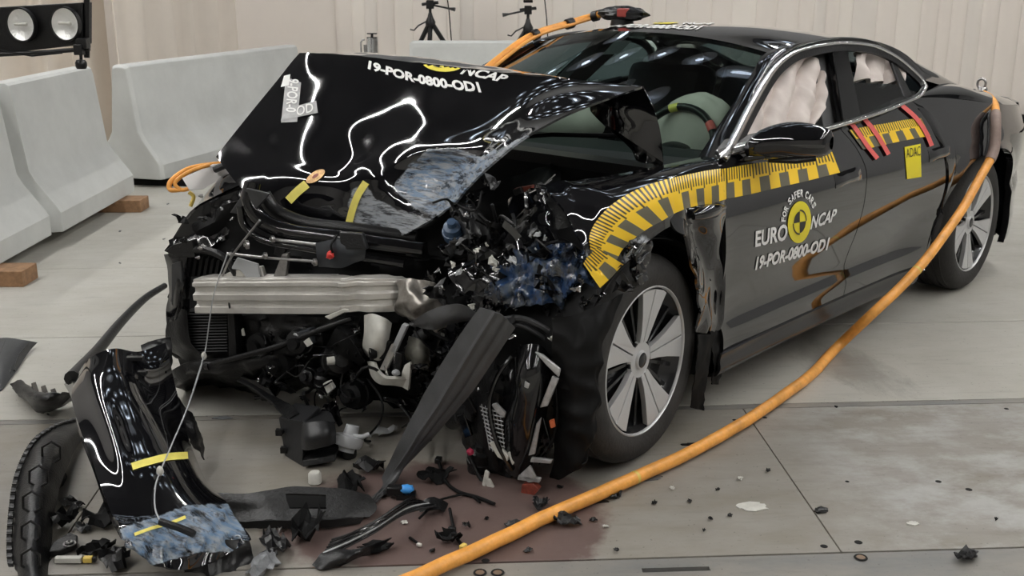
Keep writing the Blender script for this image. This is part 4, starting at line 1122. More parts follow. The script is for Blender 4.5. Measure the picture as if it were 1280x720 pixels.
ruler('ruler_tape', [(737, 312), (736, 297), (741, 283), (752, 268), (768, 254), (790, 241), (814, 231), (838, 224)],
      [(769, 327), (776, 313), (786, 303), (798, 293), (811, 284), (826, 276), (836, 270), (845, 265)], 4.6, side_bvh, 60, fb=fbk, u0=.2)
ruler('ruler_tape', [(729, 330), (736, 318), (745, 309)], [(750, 360), (766, 345), (778, 331)], 1.35, side_bvh, 16, .006, fb=lambda a, b: Yp(a, b, .955), u0=.55)
ruler('ruler_tape', [(838, 224), (860, 219), (884, 214), (906, 211)], [(845, 265), (865, 258), (886, 255), (907, 249)], 3.5, side_bvh, 40, fb=fbk, u0=.5)
ruler('ruler_tape', [(906.5, 211), (935, 206), (970, 201), (1005, 196), (1039, 190)], [(907.5, 249), (938, 243), (975, 234), (1010, 226), (1049, 216)], 6, front_bvh := bvh_of([front_door]), 70, parent=front_door)
rear_bvh = bvh_of([rear_door])
ruler('ruler_tape', [(1060, 163), (1085, 158), (1110, 154), (1132, 150), (1150, 148)], [(1078, 187), (1098, 183), (1120, 178), (1145, 173), (1162, 170)], 5.6, rear_bvh, 50, parent=rear_door)
for nm, pts in (('red_tape_strip', [(1061, 153), (1072, 168), (1083, 184), (1095, 199)]), ('red_tape_strip', [(1078, 149), (1090, 163), (1101, 180), (1109, 194)]), ('red_tape_strip', [(1126, 133), (1143, 148), (1155, 165), (1163, 183)])):
    decal_quad(nm, strip_px(pts, 5.5), bvh_of([rear_door]), RTAPE, rear_door, 16, 1, .008)
decal_quad('club_sticker', quad((1133, 224), (1151, 221), (1130, 184), (1150, 180)), rear_bvh, DECY, rear_door, 5, 8)
decal_text('sticker_lettering', 'ADAC', quad((1132, 197.5), (1149.5, 194.5), (1131.5, 186.5), (1149, 182.8)), rear_bvh, DECK, rear_door, 0, .0, off=.005)
# ---- door lettering and quartered disc
decal_text('door_lettering', 'EURO', quad((943, 309), (983, 300), (943, 289), (984, 279)), front_bvh, DECW, front_door, .08, .03)
decal_text('door_lettering', 'NCAP', quad((1012, 287), (1043, 276), (1014, 270), (1046, 260)), front_bvh, DECW, front_door, .15, .028)
decal_text('door_lettering', '19-POR-0800-OD1', quad((943, 338), (1035, 312), (944, 321), (1037, 296)), front_bvh, DECW, front_door, .2, .042)
crash_logo(lambda x, y: (998.5+14.6*x, 277.5-26*y-3.2*x), front_bvh, front_door)
arc = 'FOR SAFER CARS'; widths = {'F': .85, 'R': 1, 'O': 1.1, ' ': .55}
tot = sum(widths.get(c, 1) for c in arc); acc = 0
for ch in arc:
    wch = widths.get(ch, 1); a0 = 172 - 150*(acc/tot); a1 = 172 - 150*((acc+wch*.86)/tot); acc += wch
    if ch == ' ': continue
    def fn(u, v, a0=a0, a1=a1):
        a = R(a0+(a1-a0)*u); rr = 1.22+.36*v
        return 998.5+14.6*rr*math.cos(a)*1.0, 277.5-26*rr*math.sin(a)*.98-3.2*rr*math.cos(a)
    link('door_lettering', decal_mesh(text_mesh(ch, 0, .035), fn, front_bvh, .003, 1), DECW, front_door, smooth=False)
# ---- roof lettering
roof_bvh = bvh_of([roof])
decal_text('roof_lettering', '19-POR-0800-OD1', quad((752, 34), (872, 38), (770, 30), (880, 33)), roof_bvh, DECW, roof, .1, .045)
decal_text('roof_lettering', 'NCAP', quad((852, 31), (895, 31), (856, 27.5), (893, 28)), roof_bvh, DECW, roof, .1, .045)
crash_logo(lambda x, y: (829+22*x, 27-3.6*y), roof_bvh, roof)
# ============================================================ the torn-open nose (all parts of the car)
def tube_px(name, pts, r, m, seg=10, n=24, parent=None, rad=None):
    """pts: (px, py, off) on the crushed plane"""
    sp = spline([Cp(*p) for p in pts], n)
    return M().tube(sp, r, seg, rad=[lerp_lin(rad, i/(n-1)) for i in range(n)] if rad else None).build(name, m, parent or car)
def lerp_lin(v, t):
    k = t*(len(v)-1); a = min(int(k), len(v)-2); return v[a]+(v[a+1]-v[a])*(k-a)
def cpatch(name, rows, m, nu=16, nv=16, disp=None, solid=.004, ang=50, parent=None):
    return patch(name, [[Cp(*p) for p in r] for r in rows], nu, nv, m, parent or car, disp=disp, solid=solid, ang=ang)
def plate(name, px, off, th, m, bevel=.003, parent=None):
    """flat piece: outline on the crushed plane, th thick towards the back"""
    o = off if callable(off) else (lambda i: off)
    pts = [Cp(p[0], p[1], p[2] if len(p) > 2 else o(i)) for i, p in enumerate(px)]
    return M().quadprism(pts, Vector((-.936, -.351, 0))*th).build(name, m, parent or car, smooth=False, bevel=bevel)
# ---- right front wing and the lamp hole in it
rw = [[Yp(322, 221, -.60), Yp(282, 240, -.72), Yp(240, 264, -.82), Yp(206, 313, -.87)],
      [Vector((.45, -.72, .865)), Vector((.45, -.84, .82)), Vector((.45, -.94, .72)), Vector((.42, -.955, .60))],
      [Vector((.15, -.74, .91)), Vector((.15, -.87, .87)), Vector((.15, -.965, .78)), Vector((.22, -.98, .71))],
      [Vector((-.1, -.75, .935)), Vector((-.1, -.88, .90)), Vector((-.1, -.97, .80)), Vector((-.1, -.985, .745))],
      [Vector((-.47, -.78, .955)), Vector((-.47, -.88, .92)), Vector((-.47, -.945, .8)), Vector((-.45, -.95, .30))]]
patch('front_wing', rw, 20, 40, PAINT, car, disp=crinkle(.004, 5), toward=Vector((.3, -6, 2)), solid=.008)
patch('wing_flange', [[Yp(207, 314, -.86), Yp(240, 268, -.80), Yp(262, 252, -.75), Yp(300, 238, -.66)], [Yp(222, 318, -.80), Yp(258, 290, -.74), Yp(285, 262, -.68), Yp(318, 246, -.60)], [Yp(238, 322, -.74), Yp(272, 304, -.68), Yp(300, 276, -.62), Yp(328, 262, -.56)]],
      24, 20, GLOSS, car, disp=crinkle(.008, 9, 3), solid=.005, ang=60)
plate('lamp_bracket', [(287, 266), (313, 270), (337, 242), (308, 235)], .02, .012, GRY)
plate('lamp_carrier', [(205, 314), (216, 306), (240, 300), (244, 322), (222, 322)], .03, .03, BLK)
cpatch('side_shield', [[(206, 318, -.02), (222, 316, .0), (240, 320, -.02)], [(212, 360, .0), (224, 356, .03), (238, 358, .0)], [(208, 395, .0), (222, 398, .03), (236, 400, .0)], [(212, 420, -.02), (224, 424, .0), (234, 424, -.03)]], GLOSS, 14, 20, crinkle(.005, 10))
plate('grey_side_bar', [(214, 330, .03), (226, 326, .03), (229, 372, .03), (221, 392, .03), (214, 380, .03)], .03, .01, GRY)
for k in range(9): plate('vent_rib', [(236+k*7, 320+1.2*k, .0), (240+k*7, 318+1.2*k, .0), (236+k*7, 346, .0), (232+k*7, 346, .0)], 0, .03, DBLK, 0)
# ---- black bulk behind it all
bulk = [[(212, 300, -.22), (300, 250, -.25), (400, 262, -.3), (520, 285, -.3), (620, 290, -.35), (690, 300, -.40)],
        [(214, 350, -.20), (300, 330, -.24), (400, 335, -.26), (520, 350, -.25), (620, 350, -.3), (690, 360, -.35)],
        [(216, 410, -.18), (300, 400, -.18), (400, 400, -.18), (500, 420, -.2), (600, 420, -.25), (690, 430, -.3)],
        [(222, 445, -.25), (300, 455, -.22), (400, 450, -.16), (500, 470, -.2), (600, 500, -.2), (690, 520, -.25)],
        [(240, 470, -.6), (310, 480, -.5), (400, 480, -.3), (500, 505, -.3), (600, 550, -.3), (690, 575, -.3)]]
cpatch('front_carrier', bulk, DBLK, 50, 40, crinkle(.03, 7, 1), .01, 40)
M().box((.08, -.12, .30), (.40, .85, .22)).box((.0, -.1, .5), (.3, .9, .3)).build('front_motor', DBLK, car, bevel=.03)
M().box((.12, -.55, .22), (.10, .5, .06)).box((.05, .45, .22), (.10, .7, .06)).box((.16, -.1, .19), (.08, .9, .05)).build('subframe', BLK, car, bevel=.01)
# ---- crossmember over the radiators: a fat black duct with thinner pipes
tube_px('upper_duct', [(316, 228, -.02), (312, 252, .0), (328, 276, .0), (362, 290, -.02), (420, 298, -.05), (480, 307, -.09), (528, 314, -.14)], .03, GLOSS, 14, 40)
tube_px('upper_duct', [(330, 244, -.08), (345, 264, -.08), (385, 280, -.10), (450, 288, -.14), (520, 298, -.2)], .026, BLK, 14, 30)
tube_px('upper_duct', [(300, 258, .02), (306, 282, .02), (330, 300, .02), (380, 310, .0), (440, 320, -.03), (505, 330, -.08)], .014, GLOSS, 10, 30)
tube_px('hose', [(214, 318, .0), (250, 312, .02), (280, 322, .03), (300, 350, .0)], .014, BLK)
for pts, r in (([(338, 299, .03), (372, 303, .03), (398, 306, .03)], .006), ([(284, 317, .04), (330, 322, .04), (396, 327, .04)], .005), ([(325, 275, .05), (290, 320, .06), (278, 345, .07)], .004)):
    tube_px('steel_rod', pts, r, STEEL, 8, 10)
for px, py, r in ((339, 299, .012), (307, 306, .016), (330, 320, .012), (392, 328, .013), (286, 318, .008), (250, 245, .007), (249, 310, .007), (246, 322, .006)):
    c = Cp(px, py, .05); M().lathe([(0, -.006), (r*.45, -.006), (r*.5, .0), (r, .0), (r, .01), (0, .012)], 12, 'y', c, Matrix.Rotation(R(70), 3, 'Z')).build('bolt', STEEL, car)
plate('side_bracket', [(296, 322), (322, 330), (325, 350), (312, 352), (300, 338), (288, 336)], .03, .01, LGP)
plate('side_bracket', [(290, 338), (326, 333), (330, 346), (272, 348)], .02, .02, ALU)
plate('side_bracket', [(352, 318), (360, 316), (356, 348), (340, 349)], .02, .02, STEEL)
plate('side_bracket', [(345, 300), (362, 304), (352, 322), (342, 318)], .01, .015, BLK)
cpatch('cover_plate', [[(394, 304, .05), (425, 298, .06), (455, 300, .05)], [(396, 318, .05), (425, 316, .07), (457, 314, .05)], [(399, 333, .03), (428, 334, .05), (455, 324, .03)]], mat('slate_plastic', (.03, .034, .04), .5), 12, 12, crinkle(.004, 14))
plate('cover_plate', [(424, 290, .06), (452, 292, .06), (458, 312, .07), (426, 312, .07)], .06, .02, BLK)
M().blob(Cp(413, 319, .075), .012, (1, 1, 1.2), .3).tube(spline([Cp(409, 322, .08), Cp(413, 318, .085), Cp(416, 321, .08)], 8), .004).build('red_clip', REDC, car)
tube_px('wire', [(416, 316, .08), (414, 306, .08), (422, 294, .05)], .004, DBLK)
# ---- bare aluminium crash beam
bp_ = [Cp(242, 371, .06), Cp(290, 371, .062), Cp(335, 371, .06), Cp(380, 371, .058), Cp(420, 371, .045), Cp(428, 371, .05), Cp(460, 370, .035), Cp(490, 369, .0), Cp(512, 368, -.05)]
half = [(Cp(242, 350, .06)-Cp(242, 392, .06)).z/2*k for k in (1, 1, 1, 1, .98, .9, .92, .9, .8)]
prof = [(-.06, -1), (-.004, -1), (.0, -.96), (.0, -.62), (-.014, -.5), (-.016, -.32), (.002, -.2), (.004, .12), (-.012, .26), (-.012, .5), (.002, .62), (.002, .8), (-.006, .86), (-.006, .97), (-.01, 1), (-.06, 1)]
cols = spline(bp_, 70); hs = spline([Vector((h, 0, 0)) for h in half], 70); prows = []
for d_, h_ in prof:
    row = []
    for i, c in enumerate(cols):
        t = (cols[min(i+1, 69)]-cols[max(i-1, 0)]).normalized(); n_ = Vector((0, 0, 1)).cross(t)
        if n_.x < 0: n_ = -n_
        fl = max(0, 1-max(0, i-46)/14)
        dent_ = -.012*math.exp(-((i-48)/2.)**2)
        row.append(c + n_*(d_*(.3+.7*fl if d_ > -.05 else 1)+dent_) + Vector((0, 0, h_*hs[i].x)))
    prows.append(row)
beam = sheet('crash_beam', prows, ALU, car, disp=lambda p, u, v: .004*noise.noise(p*14)*max(0, u-.5)*2, solid=.004, ang=30)
M().lathe([(.0, .0), (.006, .0), (.010, .001), (.012, -.002)], 14, 'y', Cp(287, 382, .072), Matrix.Rotation(R(70), 3, 'Z')).build('beam_hole', BORE, beam)
plate('beam_end', [(248, 347, .05), (262, 344, .02), (420, 344, .0), (420, 350, .02), (262, 351, .05)], 0, .02, ALU, .002)
cpatch('torn_beam_end', [[(498, 352, -.02), (520, 350, .0), (545, 358, -.02), (552, 372, -.04)], [(500, 370, .02), (522, 378, .05), (548, 384, .02), (560, 394, -.02)], [(498, 388, .0), (518, 394, .03), (540, 402, .02), (566, 408, -.02)], [(512, 390, -.05), (530, 404, .0), (546, 418, .0), (556, 424, -.02)]],
       mat('crumpled_aluminium', (.46, .43, .39), .38, metal=.8, noise_amt=.6, nscale=16), 40, 40, crinkle(.014, 13, 2), .004, 60)
plate('white_strap', [(405, 396, .07), (430, 386, .08), (436, 388, .08), (412, 400, .07)], 0, .008, WPL)
# ---- radiators under the beam
rad = M().quadprism([Cp(229, 390, .0), Cp(286, 388, .0), Cp(286, 440, .0), Cp(240, 448, .0)], Vector((-.05, -.02, 0))).build('radiator', DBLK, car)
for k in range(14):
    y = 393+k*3.6; M().tube([Cp(230+k*.7, y, .006), Cp(284, y-1, .006)], .0028, 6).build('cooling_fin', GRY, rad)
cpatch('radiator_frame', [[(214, 384, .0), (228, 386, .03), (234, 388, .03)], [(208, 420, .0), (228, 424, .03), (238, 426, .03)], [(216, 440, -.03), (240, 452, .0), (262, 456, .02)]], BLK, 12, 14, crinkle(.006, 12))
plate('radiator_frame', [(284, 386), (292, 386), (296, 445), (286, 450)], .02, .05, BLK)
cpatch('fan_shroud', [[(296, 394, -.06), (340, 394, -.05), (400, 396, -.05), (450, 396, -.06)], [(298, 415, -.06), (340, 420, -.02), (400, 418, -.04), (450, 420, -.06)], [(300, 440, -.07), (340, 446, -.04), (400, 440, -.06), (450, 440, -.07)]], BLK, 30, 20, crinkle(.02, 12, 5))
plate('white_marker', [(301, 412, .0), (304, 410, .0), (306, 420, .0), (302, 420, .0)], 0, .006, WPL)
# ---- torn undershield, sagging from the radiators to the floor at the left
cpatch('undershield', [[(206, 470, .0), (235, 452, .05), (275, 448, .05), (340, 438, .04), (405, 418, .02)], [(214, 486, .0), (245, 464, .04), (290, 462, .05), (345, 450, .04), (404, 424, .02)], [(232, 485, -.15), (262, 472, -.1), (305, 476, -.06), (350, 470, -.05), (400, 450, -.04)], [(262, 484, -.4), (290, 486, -.3), (330, 488, -.2), (370, 486, -.15), (410, 470, -.1)]], BLK, 40, 30, crinkle(.016, 9, 8), .005)
cpatch('undershield', [[(290, 462, -.05), (330, 480, .05), (352, 500, .1)], [(300, 474, -.1), (338, 500, .02), (362, 520, .1)], [(320, 480, -.2), (356, 506, -.05), (380, 518, .05)]], BLK, 16, 16, crinkle(.008, 9, 3))
tube_px('pipe', [(262, 456, .05), (300, 446, .07), (350, 432, .07), (400, 412, .05), (440, 398, .02)], .011, BLK, 10, 24)
tube_px('pipe', [(214, 480, .02), (240, 460, .05), (262, 458, .06)], .014, GLOSS, 10, 14)
# ---- pumps, cans and valves in the middle
def can(px, py, off, r, L, m, ax=(.3, .9, .3), name='pump'):
    a = Vector(ax).normalized(); c = Cp(px, py, off); q = Vector((0, 1, 0)).rotation_difference(a).to_matrix()
    return M().lathe([(0, -L/2), (r*.8, -L/2), (r, -L/2+.008), (r, -L*.1), (r*1.12, -L*.08), (r*1.12, L*.08), (r, L*.1), (r*.9, L/2-.006), (r*.5, L/2), (r*.45, L/2+.02), (0, L/2+.02)], 20, 'y', c, q).build(name, m, car)
can(378, 425, .02, .045, .10, BLK, (1, .4, .1)); can(356, 452, .0, .06, .09, DBLK, (1, .2, 0)); can(420, 450, .0, .05, .12, BLK, (.4, 1, .3)); can(436, 426, .02, .035, .12, DBLK, (.2, 1, -.4))
can(330, 430, -.04, .05, .1, DBLK, (1, .3, .1)); can(446, 492, .0, .05, .10, DBLK, (1, .3, .2)); can(404, 478, .02, .03, .08, BLK, (.3, .2, 1)); can(386, 470, .02, .028, .07, BLK, (1, .6, .3))
plate('slate_block', [(368, 416), (386, 412), (391, 430), (378, 437), (367, 428)], .06, .04, MATS['slate_plastic'])
plate('white_label', [(379, 427), (386, 422), (391, 430), (384, 434)], .068, .003, WPL)
plate('white_label', [(403, 480), (411, 476), (417, 486), (409, 493)], .06, .02, WPL)
M().lathe([(0, -.012), (.014, -.012), (.016, .014), (0, .016)], 14, 'y', Cp(413, 451, .06), Matrix.Rotation(R(60), 3, 'Z')).build('white_cap', WPL, car)
cpatch('air_guide', [[(420, 410, .05), (436, 420, .07), (452, 444, .07)], [(414, 422, .04), (434, 434, .07), (456, 452, .06)], [(408, 432, .02), (428, 444, .05), (450, 456, .05)]], DBLK, 14, 14, crinkle(.005, 12))
# ---- white washer bottle, its strap and the torn metal beside it
cpatch('white_reservoir', [[(455, 394, .02), (466, 392, .06), (482, 398, .06), (490, 404, .02)], [(455, 415, .04), (466, 414, .09), (480, 416, .09), (487, 420, .04)], [(453, 434, .03), (464, 434, .09), (478, 436, .08), (484, 440, .03)], [(458, 444, .0), (464, 448, .05), (474, 451, .05), (480, 446, .0)]], WPL, 20, 24, None, .01)
M().lathe([(.0, .008), (.012, .008), (.016, .012), (.02, .0), (.02, -.01)], 16, 'y', Cp(466, 442, .085), Matrix.Rotation(R(62), 3, 'Z')).build('filler_hole', DBLK, car)
cpatch('white_strap', [[(459, 452, .04), (464, 470, .05), (474, 480, .06), (492, 482, .06), (504, 484, .05)], [(467, 452, .05), (470, 462, .07), (480, 472, .08), (494, 474, .08), (508, 474, .06)]], WPL, 24, 6, None, .012)
cpatch('white_strap', [[(503, 484, .05), (502, 468, .06), (506, 456, .05)], [(510, 488, .05), (512, 470, .06), (513, 452, .05)]], WPL, 10, 5, None, .012)
for a, b, w_, m_ in (((506, 405), (490, 440), 7, LGP), ((493, 430), (478, 462), 8, ALU), ((486, 426), (475, 448), 5, BLK), ((498, 440), (494, 468), 9, BLK), ((494, 440), (493, 466), 4, CHROME), ((480, 455), (484, 470), 4, CHROME)):
    plate('strut_piece', [(a[0]-w_/2, a[1]), (a[0]+w_/2, a[1]+2), (b[0]+w_/2, b[1]+2), (b[0]-w_/2, b[1])], .06, .02, m_)
M().blob(Cp(495, 466, .08), .014, (1, 1, .8), .2).build('ball_joint', LGP, car)
cpatch('casting', [[(512, 420, .0), (525, 425, .02), (538, 440, .0)], [(508, 440, .01), (524, 445, .05), (536, 455, .0)], [(512, 456, .0), (524, 460, .03), (534, 462, -.02)]], mat('dull_casting', (.17, .165, .14), .55, metal=.3, noise_amt=.5, nscale=20), 16, 16, crinkle(.008, 16))
# ---- long dark grey plastic strip hanging to the floor
def strip3(px, py, k):      # from the nose down to the floor point
    return None
fl = to_car(G(466, 630, .006))
pl_rows = []
for (l, m_, r_, o) in (((600, 384), (624, 392), (644, 410), .24), ((566, 432), (594, 440), (620, 446), .25), ((528, 496), (560, 496), (590, 490), .26), ((497, 556), (526, 546), (548, 540), .275), ((476, 600), (494, 594), (508, 582), .29), ((459, 629), (466, 630), (473, 622), .0)):
    if o: pl_rows.append([Cp(*l, o-.02), Cp(*m_, o+.0), Cp(*r_, o-.03)])
    else: pl_rows.append([to_car(G(*l, .004)), to_car(G(*m_, .006)), to_car(G(*r_, .004))])
def strip_d(p, u, v): return .010*math.exp(-((u-.42)/.05)**2) - .006*math.exp(-((u-.75)/.06)**2) + .004*noise.noise(p*12)
patch('grey_trim_strip', pl_rows, 36, 50, STRIPM, car, disp=strip_d, solid=.006, ang=60)
cpatch('grey_trim_flap', [[(520, 398, .12), (545, 385, .16), (575, 380, .16), (596, 392, .14)], [(516, 408, .10), (548, 400, .17), (572, 396, .16), (590, 400, .14)], [(512, 404, .08), (540, 412, .14), (560, 404, .14), (575, 402, .12)]], STRIPM, 24, 12, crinkle(.006, 9))
# ---- crumpled wing tip and lamp carrier, rubbed blue
BLUEM = scuffed('blue_rubbed_metal', [(Cp(665, 330, .02), .16, 1.0), (Cp(730, 355, .0), .12, .8)], blue=(.025, .085, .24), pale=(.10, .13, .17), stretch=(8, 22, 8), amount=.6)
cpatch('crumpled_wing_tip', [[(612, 345, .05), (640, 320, .02), (668, 308, .0), (700, 312, -.02), (732, 318, -.05)], [(606, 362, .08), (640, 342, .08), (668, 330, .05), (702, 332, .04), (735, 340, .0)], [(602, 378, .08), (634, 364, .10), (668, 356, .09), (704, 356, .06), (745, 362, .0)], [(606, 392, .06), (636, 386, .07), (670, 376, .08), (706, 380, .04), (752, 384, -.02)]], BLUEM, 60, 50, crinkle(.034, 17, 6), .004, 25)
cpatch('torn_panel', [[(636, 250, -.30), (672, 236, -.26), (690, 262, -.28)], [(640, 285, -.2), (676, 275, -.18), (705, 300, -.2)], [(618, 318, -.05), (662, 308, -.06), (735, 316, -.1)]], PAINT, 24, 24, crinkle(.012, 9, 2), .005)
cpatch('torn_panel', [[(560, 336, .05), (600, 318, .02), (640, 300, -.05), (668, 280, -.12)], [(566, 350, .08), (604, 338, .08), (642, 322, .04), (672, 306, -.04)], [(590, 372, .10), (616, 356, .1), (650, 338, .05), (676, 322, .0)]], GLOSS, 30, 20, crinkle(.016, 12, 7), .005)
cpatch('torn_panel', [[(690, 385, .0), (730, 375, -.02), (770, 368, -.08)], [(680, 410, .02), (722, 405, .02), (760, 392, -.05)], [(692, 430, -.02), (716, 428, .0), (740, 415, -.04)]], BLK, 24, 18, crinkle(.02, 12, 9), .004)
tube_px('lamp_frame', [(604, 420, .12), (624, 402, .14), (652, 398, .12), (680, 410, .1), (706, 428, .06), (716, 420, .05)], .010, GRY, 8, 24)
tube_px('lamp_frame', [(620, 412, .12), (648, 406, .12), (676, 420, .1), (700, 438, .06)], .008, GRY, 8, 20)
plate('lamp_frame', [(622, 398), (640, 395), (642, 404), (626, 408)], .15, .02, GRY)
plate('lamp_frame', [(600, 408), (616, 404), (618, 424), (604, 430)], .13, .02, BLK)
# ---- headlamp unit hanging in front of the wheel
cpatch('lamp_housing_shell', [[(640, 440, .10), (655, 432, .16), (675, 432, .16), (690, 448, .10)], [(634, 470, .12), (650, 466, .22), (674, 468, .21), (690, 478, .12)], [(628, 505, .12), (644, 504, .22), (668, 508, .21), (684, 514, .10)], [(622, 545, .12), (638, 548, .20), (658, 556, .20), (672, 560, .10)], [(624, 580, .12), (634, 590, .16), (648, 600, .16), (658, 600, .10)]], GLOSS, 36, 50, crinkle(.004, 6), .008, 180)
cpatch('lamp_back', [[(608, 452, .02), (630, 440, .06), (652, 430, .08)], [(590, 490, .04), (620, 480, .10), (648, 478, .12)], [(580, 540, .04), (610, 530, .09), (640, 540, .11)], [(588, 585, .04), (612, 592, .08), (640, 596, .10)]], BLK, 24, 30, crinkle(.012, 11, 4), .005)
tube_px('lamp_wing', [(640, 446, .14), (622, 470, .18), (612, 505, .19), (620, 550, .19), (640, 588, .18)], .008, GLOSS, 8, 26)
for (x0, y0), (x1, y1) in (((576, 500), (596, 516)), ((570, 520), (590, 545)), ((668, 520), (690, 560)), ((682, 452), (700, 500))):
    plate('lamp_bracket', [(x0, y0), (x0+10, y0-3), (x1, y1), (x1-9, y1+3)], .12, .015, rnd.choice((GLOSS, BLK)))
cpatch('lamp_housing_shell', [[(590, 500, .08), (604, 492, .12), (618, 490, .14), (632, 498, .12)], [(588, 540, .08), (602, 540, .13), (616, 540, .14), (626, 545, .12)], [(594, 578, .08), (606, 584, .11), (618, 588, .12), (628, 590, .1)]], BLK, 20, 24, crinkle(.006, 9), .006)
GRID = mat('grille_mesh', (.015, .015, .015), .6)
gm = cpatch('mesh_grille', [[(598, 506, .145), (612, 502, .165), (630, 518, .165)], [(606, 536, .15), (620, 540, .175), (634, 546, .165)], [(612, 560, .14), (622, 568, .16), (632, 574, .15)]], GRID, 10, 12)
for k in range(11):
    a = Cp(600+k*1.2, 508+k*5, .17); b = Cp(628+k*.4, 516+k*5.4, .185); M().tube([a, a.lerp(b, .5)+Vector((.006, 0, 0)), b], .0022, 5).build('mesh_wire', LGP, gm)
for k in range(6):
    a = Cp(602+k*4.6, 505+k*2.4, .175); b = Cp(612+k*4, 562+k*2.4, .17); M().tube([a, b], .0018, 5).build('mesh_wire', LGP, gm)
LAMPB = mat('lamp_silver', (.50, .50, .50), .3, metal=.4, noise_amt=.4, nscale=40)
for px in ([(668, 440), (678, 444), (700, 462), (698, 472), (682, 456)], [(690, 470), (698, 474), (684, 508), (674, 510)], [(670, 530), (676, 522), (668, 568), (660, 570)], [(611, 554), (618, 552), (636, 570), (634, 578), (622, 572)], [(634, 566), (642, 562), (648, 574), (640, 582)], [(650, 593), (662, 582), (672, 602), (660, 604)], [(604, 596), (612, 600), (618, 612), (610, 614)], [(664, 572), (690, 575), (688, 580), (662, 578)], [(648, 594), (676, 598), (674, 604), (646, 600)], [(606, 588), (611, 592), (606, 612), (602, 606)]):
    plate('lamp_fragment', px, .19, .012, LAMPB if px[0][0] > 640 else WPL)
plate('lamp_slot', [(614, 506), (620, 504), (632, 516), (630, 523), (620, 516)], .205, .01, LAMPB)
plate('lamp_slot', [(656, 476), (662, 480), (660, 486), (655, 484)], .245, .004, LAMPB)
plate('side_marker', [(652, 606), (666, 604), (674, 612), (662, 626), (650, 624)], .19, .025, REDB)
plate('orange_clip', [(686, 526), (692, 524), (694, 534), (688, 536)], .17, .01, mat('orange_clip', (.6, .14, .05), .5))
plate('type_label', [(618, 616), (638, 618), (635, 630), (617, 629)], .19, .003, WPL)
M().lathe([(.003, .0), (.009, .0), (.009, .004), (.003, .004)], 14, 'y', Cp(630, 622, .196), Matrix.Rotation(R(66), 3, 'Z'), True).build('label_hole', BLK, car)
tube_px('wire', [(694, 480, .16), (696, 520, .16), (688, 560, .16), (676, 575, .16)], .003, DBLK); tube_px('wire', [(700, 500, .14), (692, 545, .16), (672, 576, .17)], .0025, DBLK)
M().blob(Cp(588, 565, .16), .012, (1, 1, 1), .3).build('red_clip', mat('pink_plug', (.45, .03, .08), .4), car)
tube_px('hose', [(586, 570, .14), (596, 590, .15), (604, 604, .16), (610, 616, .17)], .007, BLK)
can(600, 575, .10, .04, .10, BLK, (.2, .3, 1), 'lamp_motor'); can(578, 520, .06, .035, .16, BLK, (.2, .9, .5), 'damper_piece')
# ---- torn wheel arch liner hugging the tyre
lin = [[Yp(690, 398, .86), Yp(722, 392, .90), Yp(752, 380, .945), Yp(778, 366, .955)], [Yp(690, 440, .86), Yp(720, 432, .92), Yp(742, 424, .965), Yp(752, 436, .97)], [Yp(692, 490, .84), Yp(718, 482, .93), Yp(740, 478, .97), Yp(748, 490, .975)],
       [Yp(694, 535, .84), Yp(716, 532, .93), Yp(734, 528, .97), Yp(746, 522, .975)], [Yp(696, 570, .84), Yp(712, 574, .91), Yp(726, 572, .95), Yp(736, 560, .965)], [Yp(690, 596, .82), Yp(700, 598, .86), Yp(712, 592, .90), Yp(722, 584, .93)]]
patch('front_arch_liner', lin, 40, 60, DBLK, car, disp=lambda p, u, v: .012*(1-2.2*abs(noise.noise(p*12)))+.01*math.sin(v*30)*max(0, u-.75)*3, solid=.004, ang=60)
lin2 = [[Vector((.40*math.cos(R(a))-.02, y, .36+.40*math.sin(R(a)))) for a in (150, 125, 100, 75, 50, 25, 0)] for y in (.93, .75, .6)]
lin2.append([Vector((.1*math.cos(R(a)), .58, .36+.1*math.sin(R(a)))) for a in (150, 125, 100, 75, 50, 25, 0)])
patch('front_arch_liner', lin2, 40, 16, DBLK, car, disp=crinkle(.012, 8), solid=.004)
for rows in ([[Yp(872, 418, .94), Yp(892, 418, .93)], [Yp(870, 450, .945), Yp(886, 455, .935)], [Yp(866, 485, .94), Yp(880, 490, .93)], [Yp(864, 510, .93), Yp(879, 513, .92)]], [[Yp(886, 414, .92), Yp(900, 412, .91)], [Yp(890, 440, .92), Yp(904, 444, .91)], [Yp(892, 462, .91), Yp(902, 464, .90)], [Yp(888, 480, .90), Yp(897, 480, .89)]]):
    patch('liner_flap', rows, 8, 20, DBLK, car, disp=crinkle(.006, 20), solid=.004)
# ---- engine bay under the raised bonnet
M().lathe([(0, .1), (.05, .1), (.06, .08), (.09, .06), (.10, .0), (.12, -.05)], 24, 'z', (.0, .58, .80)).build('strut_tower', BLK, car)
M().quadprism([(-.45, -.7, .93), (-.30, -.7, .94), (-.30, .72, .94), (-.45, .72, .93)], (0, 0, -.05)).build('cowl_panel', BLK, car)
cpatch('luggage_tub', [[(500, 300, -.35), (560, 260, -.5), (640, 225, -.6), (700, 205, -.75)], [(510, 315, -.3), (570, 300, -.35), (640, 270, -.42), (700, 240, -.6)], [(520, 330, -.2), (580, 325, -.2), (640, 310, -.25), (690, 290, -.35)]], DBLK, 24, 16, crinkle(.02, 9, 4))
tube_px('hose', [(572, 262, -.1), (586, 280, -.04), (594, 302, .0), (596, 330, .0)], .03, BLK, 12); tube_px('hose', [(582, 254, -.12), (598, 276, -.06), (606, 300, -.02), (606, 322, -.02)], .022, DBLK, 12)
can(566, 290, -.03, .032, .07, mat('blue_grey_cap', (.05, .09, .16), .4), (.5, .4, .8), 'blue_cap')
